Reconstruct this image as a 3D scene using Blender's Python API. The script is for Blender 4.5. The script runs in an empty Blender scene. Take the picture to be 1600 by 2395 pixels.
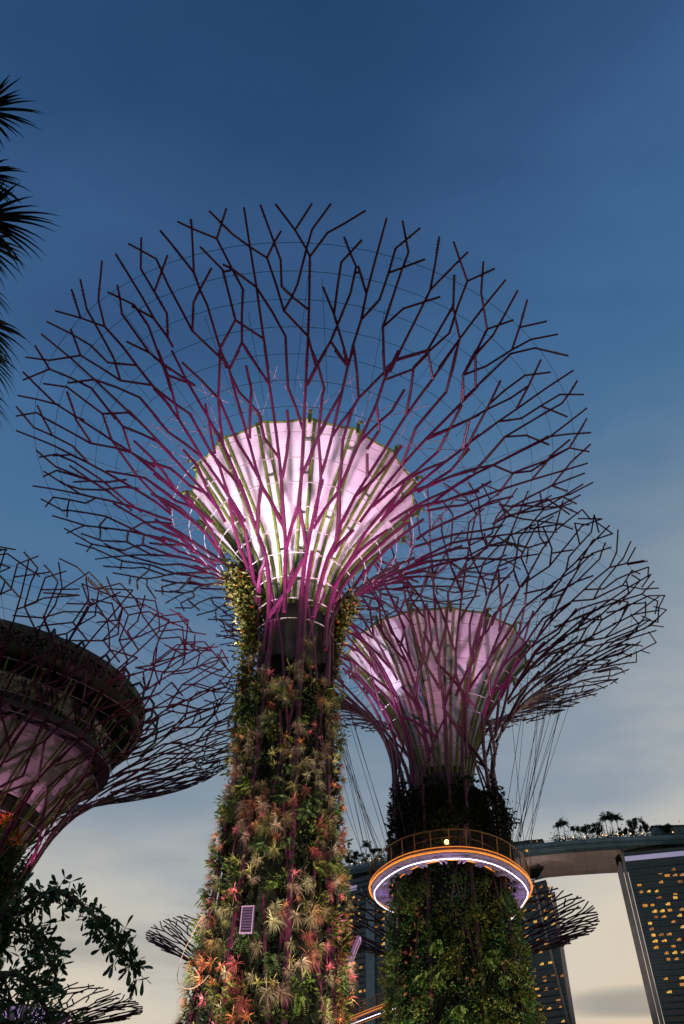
import bpy, math, random
from math import sin, cos, pi, radians, hypot, atan2, sqrt
from mathutils import Vector, Matrix

# ------------------------------------------------------------------ scene, camera, sky, light
sc = bpy.context.scene
COL = sc.collection
EYE = 1.6
PITCH, ROLL = radians(41.5), radians(1.57)
cam_d = bpy.data.cameras.new('camera')
cam = bpy.data.objects.new('camera', cam_d)
COL.objects.link(cam)
sc.camera = cam
cam_d.sensor_fit = 'HORIZONTAL'
cam_d.sensor_width = 24.0
cam_d.lens = 28.0
cam_d.clip_start, cam_d.clip_end = 0.1, 20000.0
_r0, _u0 = Vector((1, 0, 0)), Vector((0, -sin(PITCH), cos(PITCH)))
_r = _r0 * cos(ROLL) + _u0 * sin(ROLL)
_u = _u0 * cos(ROLL) - _r0 * sin(ROLL)
_b = _r.cross(_u)
cam.matrix_world = Matrix(((_r.x, _u.x, _b.x, 0), (_r.y, _u.y, _b.y, 0), (_r.z, _u.z, _b.z, EYE), (0, 0, 0, 1)))

sc.view_settings.view_transform = 'Standard'
sc.view_settings.look = 'None'
sc.view_settings.exposure = 0.0
sc.view_settings.gamma = 1.0
sc.render.engine = 'CYCLES'
sc.cycles.max_bounces = 5
sc.cycles.diffuse_bounces = 1
sc.cycles.glossy_bounces = 2
sc.cycles.transmission_bounces = 3
sc.cycles.transparent_max_bounces = 8
sc.cycles.sample_clamp_indirect = 1.0
sc.cycles.caustics_reflective = False
sc.cycles.caustics_refractive = False
sc.cycles.use_denoising = True
sc.cycles.denoiser = 'OPENIMAGEDENOISE'
sc.cycles.use_adaptive_sampling = False

def build_world():
    w = bpy.data.worlds.new('World')
    sc.world = w
    w.use_nodes = True
    nt = w.node_tree
    N, L = nt.nodes, nt.links
    bg = N['Background']
    tc = N.new('ShaderNodeTexCoord')
    sep = N.new('ShaderNodeSeparateXYZ')
    L.new(tc.outputs['Generated'], sep.inputs[0])
    asin = N.new('ShaderNodeMath'); asin.operation = 'ARCSINE'
    L.new(sep.outputs[2], asin.inputs[0])
    deg = N.new('ShaderNodeMath'); deg.operation = 'MULTIPLY'; deg.inputs[1].default_value = 2 / pi
    L.new(asin.outputs[0], deg.inputs[0])                # 0..1 for horizon..zenith
    # the afterglow lies to the right (+X): the sky there is as pale as it is lower down on the left
    shx = N.new('ShaderNodeMath'); shx.operation = 'MULTIPLY_ADD'
    shx.inputs[1].default_value = -0.06
    L.new(sep.outputs[0], shx.inputs[0]); L.new(deg.outputs[0], shx.inputs[2])
    mxx = N.new('ShaderNodeMath'); mxx.operation = 'MAXIMUM'; mxx.inputs[1].default_value = 0.0
    L.new(sep.outputs[0], mxx.inputs[0])
    sh2 = N.new('ShaderNodeMath'); sh2.operation = 'MULTIPLY_ADD'; sh2.inputs[1].default_value = -0.21
    L.new(mxx.outputs[0], sh2.inputs[0]); L.new(shx.outputs[0], sh2.inputs[2]); shx = sh2
    # thin high cloud, streaked
    mp = N.new('ShaderNodeMapping'); mp.inputs['Scale'].default_value = (1.2, 2.6, 4.2)
    mp.inputs['Rotation'].default_value = (0.3, 0.5, 0.4)
    L.new(tc.outputs['Generated'], mp.inputs[0])
    no = N.new('ShaderNodeTexNoise'); no.inputs['Scale'].default_value = 1.6
    no.inputs['Detail'].default_value = 7; no.inputs['Roughness'].default_value = 0.55
    L.new(mp.outputs[0], no.inputs[0])
    nm = N.new('ShaderNodeMath'); nm.operation = 'MULTIPLY_ADD'; nm.inputs[1].default_value = -0.30
    nm.inputs[2].default_value = 0.15
    L.new(no.outputs['Fac'], nm.inputs[0])
    ad = N.new('ShaderNodeMath'); ad.operation = 'ADD'
    L.new(shx.outputs[0], ad.inputs[0]); L.new(nm.outputs[0], ad.inputs[1])
    rp = N.new('ShaderNodeValToRGB')
    pts = [(0.0, (.70, .55, .40)), (.085, (.66, .59, .475)), (.15, (.475, .475, .455)), (.215, (.27, .325, .385)),
           (.29, (.16, .24, .330)), (.40, (.066, .162, .305)), (.52, (.041, .128, .280)), (.64, (.026, .084, .208)),
           (.76, (.0145, .063, .165)), (.9, (.0085, .046, .128)), (1.0, (.007, .040, .115))]
    el = rp.color_ramp.elements
    el[0].position = pts[0][0]; el[0].color = (*pts[0][1], 1)
    el[1].position = pts[-1][0]; el[1].color = (*pts[-1][1], 1)
    for p, c in pts[1:-1]:
        e = el.new(p); e.color = (*c, 1)
    L.new(ad.outputs[0], rp.inputs[0])
    # a physical twilight sky underneath
    sky = N.new('ShaderNodeTexSky'); sky.sky_type = 'NISHITA'; sky.sun_disc = False
    sky.sun_elevation = radians(-2.0); sky.sun_rotation = radians(40)
    sm = N.new('ShaderNodeMix'); sm.data_type = 'RGBA'; sm.blend_type = 'ADD'
    sm.inputs[0].default_value = 0.05
    L.new(rp.outputs[0], sm.inputs[6]); L.new(sky.outputs[0], sm.inputs[7])
    # grey cloud banks low over the horizon
    mp2 = N.new('ShaderNodeMapping'); mp2.inputs['Scale'].default_value = (2.2, 2.2, 16)
    mp2.inputs['Location'].default_value = (0.35, 0.1, 0.62)
    L.new(tc.outputs['Generated'], mp2.inputs[0])
    n2 = N.new('ShaderNodeTexNoise'); n2.inputs['Scale'].default_value = 1.5; n2.inputs['Detail'].default_value = 6
    L.new(mp2.outputs[0], n2.inputs[0])
    r2 = N.new('ShaderNodeValToRGB')
    r2.color_ramp.elements[0].position = .52; r2.color_ramp.elements[1].position = .70
    L.new(n2.outputs['Fac'], r2.inputs[0])
    band = N.new('ShaderNodeMapRange'); band.inputs[1].default_value = .24; band.inputs[2].default_value = .08
    band.inputs[3].default_value = 0; band.inputs[4].default_value = .75
    L.new(deg.outputs[0], band.inputs[0])
    bm = N.new('ShaderNodeMath'); bm.operation = 'MULTIPLY'
    L.new(band.outputs[0], bm.inputs[0]); L.new(r2.outputs[0], bm.inputs[1])
    cm = N.new('ShaderNodeMix'); cm.data_type = 'RGBA'
    L.new(bm.outputs[0], cm.inputs[0]); L.new(sm.outputs[2], cm.inputs[6])
    cm.inputs[7].default_value = (.30, .29, .27, 1)
    caz, cel = radians(18.3), radians(9.9)
    az_ = N.new('ShaderNodeMath'); az_.operation = 'ARCTAN2'
    L.new(sep.outputs[0], az_.inputs[0]); L.new(sep.outputs[1], az_.inputs[1])
    def lin(src, off, sc_):
        m_ = N.new('ShaderNodeMath'); m_.operation = 'MULTIPLY_ADD'; m_.inputs[1].default_value = sc_; m_.inputs[2].default_value = -off * sc_
        L.new(src, m_.inputs[0]); return m_
    nwob = N.new('ShaderNodeMath'); nwob.operation = 'MULTIPLY_ADD'; nwob.inputs[1].default_value = .022; 
    L.new(n2.outputs['Fac'], nwob.inputs[0]); L.new(asin.outputs[0], nwob.inputs[2])
    qa, qe = lin(az_.outputs[0], caz, 1 / .062), lin(nwob.outputs[0], cel + .011, 1 / .011)
    pw = []
    for q_ in (qa, qe):
        p_ = N.new('ShaderNodeMath'); p_.operation = 'MULTIPLY'; L.new(q_.outputs[0], p_.inputs[0]); L.new(q_.outputs[0], p_.inputs[1]); pw.append(p_)
    su = N.new('ShaderNodeMath'); su.operation = 'ADD'; L.new(pw[0].outputs[0], su.inputs[0]); L.new(pw[1].outputs[0], su.inputs[1])
    cl = N.new('ShaderNodeMapRange'); cl.interpolation_type = 'SMOOTHSTEP'; cl.inputs[1].default_value = 2.2; cl.inputs[2].default_value = .1
    cl.inputs[3].default_value = 0; cl.inputs[4].default_value = .7
    L.new(su.outputs[0], cl.inputs[0])
    cm2 = N.new('ShaderNodeMix'); cm2.data_type = 'RGBA'
    L.new(cl.outputs[0], cm2.inputs[0]); L.new(cm.outputs[2], cm2.inputs[6]); cm2.inputs[7].default_value = (.29, .275, .25, 1)
    hsv = N.new('ShaderNodeHueSaturation'); hsv.inputs['Saturation'].default_value = .97
    L.new(cm2.outputs[2], hsv.inputs['Color']); L.new(hsv.outputs[0], bg.inputs[0])
    bg.inputs[1].default_value = 1.0
build_world()

sun_d = bpy.data.lights.new('sun', 'SUN'); sun_d.energy = 0.12; sun_d.angle = radians(20); sun_d.color = (1.0, .78, .6)
sun = bpy.data.objects.new('sun', sun_d); COL.objects.link(sun)
sun.rotation_euler = (radians(84), 0, radians(-40 + 180))

# ------------------------------------------------------------------ helpers
def polar(az, d, h=0.0):
    return Vector((d * sin(radians(az)), d * cos(radians(az)), h))

def material(name, col, rough=.6, metal=0.0, var=0.0, scale=3.0, emit=None, estr=0.0, col2=None, rand=0.0, spec=.4, bump=0.0, transl=0.0):
    m = bpy.data.materials.new(name); m.use_nodes = True
    nt = m.node_tree; N, L = nt.nodes, nt.links
    b = N['Principled BSDF']
    b.inputs['Base Color'].default_value = (*col, 1)
    b.inputs['Roughness'].default_value = rough
    b.inputs['Metallic'].default_value = metal
    b.inputs['Specular IOR Level'].default_value = spec
    src = None
    if var or col2:
        tc = N.new('ShaderNodeTexCoord')
        no = N.new('ShaderNodeTexNoise'); no.inputs['Scale'].default_value = scale; no.inputs['Detail'].default_value = 6
        L.new(tc.outputs['Object'], no.inputs[0])
        mx = N.new('ShaderNodeMix'); mx.data_type = 'RGBA'
        mr = N.new('ShaderNodeMapRange'); mr.inputs[1].default_value = .35; mr.inputs[2].default_value = .65
        L.new(no.outputs['Fac'], mr.inputs[0]); L.new(mr.outputs[0], mx.inputs[0])
        c2 = col2 or tuple(c * (1 - var) for c in col)
        c1 = col if col2 else tuple(min(1, c * (1 + var)) for c in col)
        mx.inputs[6].default_value = (*c1, 1); mx.inputs[7].default_value = (*c2, 1)
        src = mx.outputs[2]
        if bump:
            bp = N.new('ShaderNodeBump'); bp.inputs['Strength'].default_value = bump; bp.inputs['Distance'].default_value = .05
            L.new(no.outputs['Fac'], bp.inputs['Height']); L.new(bp.outputs[0], b.inputs['Normal'])
    if rand:
        oi = N.new('ShaderNodeObjectInfo') if rand > 0 else N.new('ShaderNodeNewGeometry')
        ro = oi.outputs['Random'] if rand > 0 else oi.outputs['Random Per Island']
        hs = N.new('ShaderNodeHueSaturation')
        a = abs(rand)
        mh = N.new('ShaderNodeMapRange'); mh.inputs[3].default_value = .5 - .07 * a; mh.inputs[4].default_value = .5 + .07 * a
        mv = N.new('ShaderNodeMapRange'); mv.inputs[3].default_value = 1 - .6 * a; mv.inputs[4].default_value = 1 + .6 * a
        fr = N.new('ShaderNodeMath'); fr.operation = 'MULTIPLY'; fr.inputs[1].default_value = 7.31
        fr2 = N.new('ShaderNodeMath'); fr2.operation = 'FRACT'
        L.new(ro, fr.inputs[0]); L.new(fr.outputs[0], fr2.inputs[0])
        L.new(ro, mh.inputs[0]); L.new(fr2.outputs[0], mv.inputs[0])
        L.new(mh.outputs[0], hs.inputs['Hue']); L.new(mv.outputs[0], hs.inputs['Value'])
        if src: L.new(src, hs.inputs['Color'])
        else: hs.inputs['Color'].default_value = (*col, 1)
        src = hs.outputs[0]
    if src: L.new(src, b.inputs['Base Color'])
    if emit:
        b.inputs['Emission Color'].default_value = (*emit, 1)
        b.inputs['Emission Strength'].default_value = estr
    if transl:
        out = N['Material Output']
        tr = N.new('ShaderNodeBsdfTranslucent')
        if src: L.new(src, tr.inputs[0])
        else: tr.inputs[0].default_value = (*col, 1)
        ms = N.new('ShaderNodeMixShader'); ms.inputs[0].default_value = transl
        L.new(b.outputs[0], ms.inputs[1]); L.new(tr.outputs[0], ms.inputs[2]); L.new(ms.outputs[0], out.inputs[0])
    return m

class MB:
    def __init__(s): s.v, s.f = [], []
    def quad(s, a, b, c, d):
        i = len(s.v); s.v += [tuple(a), tuple(b), tuple(c), tuple(d)]; s.f.append((i, i + 1, i + 2, i + 3))
    def tri(s, a, b, c):
        i = len(s.v); s.v += [tuple(a), tuple(b), tuple(c)]; s.f.append((i, i + 1, i + 2))
    def bar(s, a, b, ra, rb=None, n=6, cap=True, ext=0.0):
        a, b = Vector(a), Vector(b); d = b - a
        if d.length < 1e-6: return
        d.normalize(); a = a - d * ext; b = b + d * ext
        rb = ra if rb is None else rb
        x = d.orthogonal().normalized(); y = d.cross(x)
        i = len(s.v)
        for p, r in ((a, ra), (b, rb)):
            for k in range(n):
                t = 2 * pi * k / n; s.v.append(tuple(p + (x * cos(t) + y * sin(t)) * r))
        for k in range(n): s.f.append((i + k, i + (k + 1) % n, i + n + (k + 1) % n, i + n + k))
        if cap:
            s.f.append(tuple(i + k for k in reversed(range(n)))); s.f.append(tuple(i + n + k for k in range(n)))
    def tube(s, pts, rs, n=6, closed=False):
        pts = [Vector(p) for p in pts]; m = len(pts)
        if not hasattr(rs, '__len__'): rs = [rs] * m
        i0 = len(s.v); x = None
        for j, p in enumerate(pts):
            if closed: d = pts[(j + 1) % m] - pts[j - 1]
            else: d = pts[min(j + 1, m - 1)] - pts[max(j - 1, 0)]
            d.normalize()
            if x is None: x = d.orthogonal().normalized()
            else:
                x = x - d * x.dot(d)
                x = x.normalized() if x.length > 1e-6 else d.orthogonal().normalized()
            y = d.cross(x)
            for k in range(n):
                t = 2 * pi * k / n; s.v.append(tuple(p + (x * cos(t) + y * sin(t)) * rs[j]))
        for j in range(m if closed else m - 1):
            a, b = i0 + j * n, i0 + ((j + 1) % m) * n
            for k in range(n): s.f.append((a + k, a + (k + 1) % n, b + (k + 1) % n, b + k))
        if not closed:
            s.f.append(tuple(i0 + k for k in reversed(range(n)))); s.f.append(tuple(i0 + (m - 1) * n + k for k in range(n)))
    def box(s, c, sx, sy, sz, ax=None, ay=None, az=None):
        c = Vector(c); ax = Vector(ax or (1, 0, 0)); ay = Vector(ay or (0, 1, 0)); az = Vector(az or (0, 0, 1))
        i = len(s.v)
        for dz in (-.5, .5):
            for dx, dy in ((-.5, -.5), (.5, -.5), (.5, .5), (-.5, .5)):
                s.v.append(tuple(c + ax * sx * dx + ay * sy * dy + az * sz * dz))
        for q in ((3, 2, 1, 0), (4, 5, 6, 7), (0, 1, 5, 4), (1, 2, 6, 5), (2, 3, 7, 6), (3, 0, 4, 7)):
            s.f.append(tuple(i + k for k in q))
    def lathe(s, prof, n=48, a0=0.0, a1=2 * pi, fn=None, cap_top=False):
        i0 = len(s.v); full = abs(a1 - a0 - 2 * pi) < 1e-6; m = n if full else n + 1
        for (r, z) in prof:
            for k in range(m):
                t = a0 + (a1 - a0) * k / n
                rr = fn(r, z, t) if fn else r
                s.v.append((rr * cos(t), rr * sin(t), z))
        for j in range(len(prof) - 1):
            for k in range(n):
                k2 = (k + 1) % m if full else k + 1
                s.f.append((i0 + j * m + k, i0 + j * m + k2, i0 + (j + 1) * m + k2, i0 + (j + 1) * m + k))
        if cap_top and full: s.f.append(tuple(i0 + (len(prof) - 1) * m + k for k in range(m)))
    def ball(s, c, r, n=8, m=5):
        c = Vector(c); i0 = len(s.v)
        for j in range(m + 1):
            p = pi * j / m
            for k in range(n):
                t = 2 * pi * k / n; s.v.append(tuple(c + Vector((sin(p) * cos(t), sin(p) * sin(t), cos(p))) * r))
        for j in range(m):
            for k in range(n): s.f.append((i0 + j * n + k, i0 + j * n + (k + 1) % n, i0 + (j + 1) * n + (k + 1) % n, i0 + (j + 1) * n + k))
    def mesh(s, name, mat=None, smooth=False):
        me = bpy.data.meshes.new(name); me.from_pydata(s.v, [], s.f); me.update()
        if mat: me.materials.append(mat)
        if smooth: me.polygons.foreach_set('use_smooth', [True] * len(me.polygons))
        return me
    def obj(s, name, mat, parent=None, smooth=False, loc=None):
        o = bpy.data.objects.new(name, s.mesh(name, mat, smooth)); COL.objects.link(o)
        if parent: o.parent = parent
        if loc is not None: o.location = loc
        return o

def tag(o, label=None, cat=None, group=None, kind=None):
    if label: o['label'] = label
    if cat: o['category'] = cat
    if group: o['group'] = group
    if kind: o['kind'] = kind
    return o

def empty(name, loc, label, cat, group=None):
    o = bpy.data.objects.new(name, None); COL.objects.link(o); o.location = loc
    return tag(o, label, cat, group)

def lamp(name, loc, power, color, aim=None, spot=None, blend=.5, size=.2, parent=None):
    d = bpy.data.lights.new(name, 'SPOT' if spot else 'POINT')
    d.energy = power; d.color = color; d.shadow_soft_size = size
    if spot: d.spot_size = radians(spot); d.spot_blend = blend
    o = bpy.data.objects.new(name, d); COL.objects.link(o); o.location = loc
    if aim is not None:
        o.rotation_euler = (Vector(aim) - Vector(loc)).to_track_quat('-Z', 'Y').to_euler()
    if parent: o.parent = parent
    return o

def lerp(a, b, t): return a + (b - a) * t

# ------------------------------------------------------------------ materials
M = dict(
    steel=material('magenta_painted_steel', (.066, .0055, .034), .42, .0, var=.25, scale=1.2, spec=.5),
    steel_dark=material('plum_painted_steel', (.05, .004, .020), .45, .0, var=.25, scale=1.2, spec=.5),
    hoop=material('white_painted_hoop', (.27, .24, .26), .45),
    cable=material('steel_cable', (.03, .03, .035), .45, .6),
    olive=material('olive_painted_steel', (.13, .18, .038), .45, var=.3, scale=4),
    membrane=material('pale_canopy_fabric', (.80, .69, .78), .7, var=.04, scale=.8, transl=.25, spec=.1),
    concrete=material('dark_core_concrete', (.055, .052, .050), .8, var=.35, scale=1.2, bump=.4),
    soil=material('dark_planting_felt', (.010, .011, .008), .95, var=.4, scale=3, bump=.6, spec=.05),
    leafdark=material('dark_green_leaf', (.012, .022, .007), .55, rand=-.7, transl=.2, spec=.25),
    leaf=material('green_leaf', (.030, .055, .013), .5, rand=-.9, transl=.25, spec=.3),
    vine=material('yellow_green_vine_leaf', (.085, .09, .014), .5, rand=-.7, transl=.3, spec=.3),
    orange=material('orange_flower', (.65, .16, .012), .5, rand=-.3, transl=.3),
    air=material('silvery_air_plant_leaf', (.31, .24, .165), .6, rand=.8, spec=.2),
    airg=material('olive_air_plant_leaf', (.19, .17, .07), .6, rand=.8, spec=.2),
    airr=material('reddish_air_plant_leaf', (.25, .10, .06), .6, rand=.8, spec=.2),
    brom_pink=material('pink_bromeliad_leaf', (.52, .11, .16), .42, rand=-.9, spec=.35),
    brom_coral=material('coral_bromeliad_leaf', (.58, .20, .085), .42, rand=-1.0, spec=.35),
    brom_yell=material('yellow_green_bromeliad_leaf', (.40, .36, .11), .42, rand=-1.0, spec=.35),
    rod=material('pale_pink_stay_rod', (.22, .12, .17), .5),
    fern=material('bright_fern_leaf', (.075, .115, .018), .5, rand=-1.0, transl=.25, spec=.3),
    palm=material('dark_palm_leaf', (.012, .026, .016), .6, rand=-.5, spec=.15),
    plum=material('dark_frangipani_leaf', (.024, .060, .026), .5, rand=-.8, spec=.2),
    bark=material('grey_bark', (.05, .042, .035), .9, var=.4, scale=8, bump=.5),
)
HR_RIM = 39.6

# ------------------------------------------------------------------ supertree generator
MAIN_PROF = [(4.1, 0), (3.75, 3), (3.4, 6), (3.12, 9), (2.9, 12), (2.72, 15), (2.55, 18), (2.42, 21), (2.35, 24), (2.33, 26.6),
             (2.42, 27.9), (2.78, 29.2), (3.42, 30.4), (4.15, 31.5), (5.1, 32.5), (6.1, 33.5), (7.2, 34.4), (8.4, 35.25),
             (9.7, 36.0), (11.05, 36.7), (12.4, 37.3), (13.8, 37.85), (15.2, 38.35), (16.6, 38.85), (18.0, 39.25), (19.4, 39.6)]

class Surf:
    def __init__(s, prof): s.p = prof
    def n(s): return len(s.p) - 1
    def at(s, a, t, off=0.0):
        t = max(0.0, t); k = min(int(t), len(s.p) - 2); f = t - k
        r = lerp(s.p[k][0], s.p[k + 1][0], f) + off; z = lerp(s.p[k][1], s.p[k + 1][1], f)
        return Vector((r * cos(a), r * sin(a), z))

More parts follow.
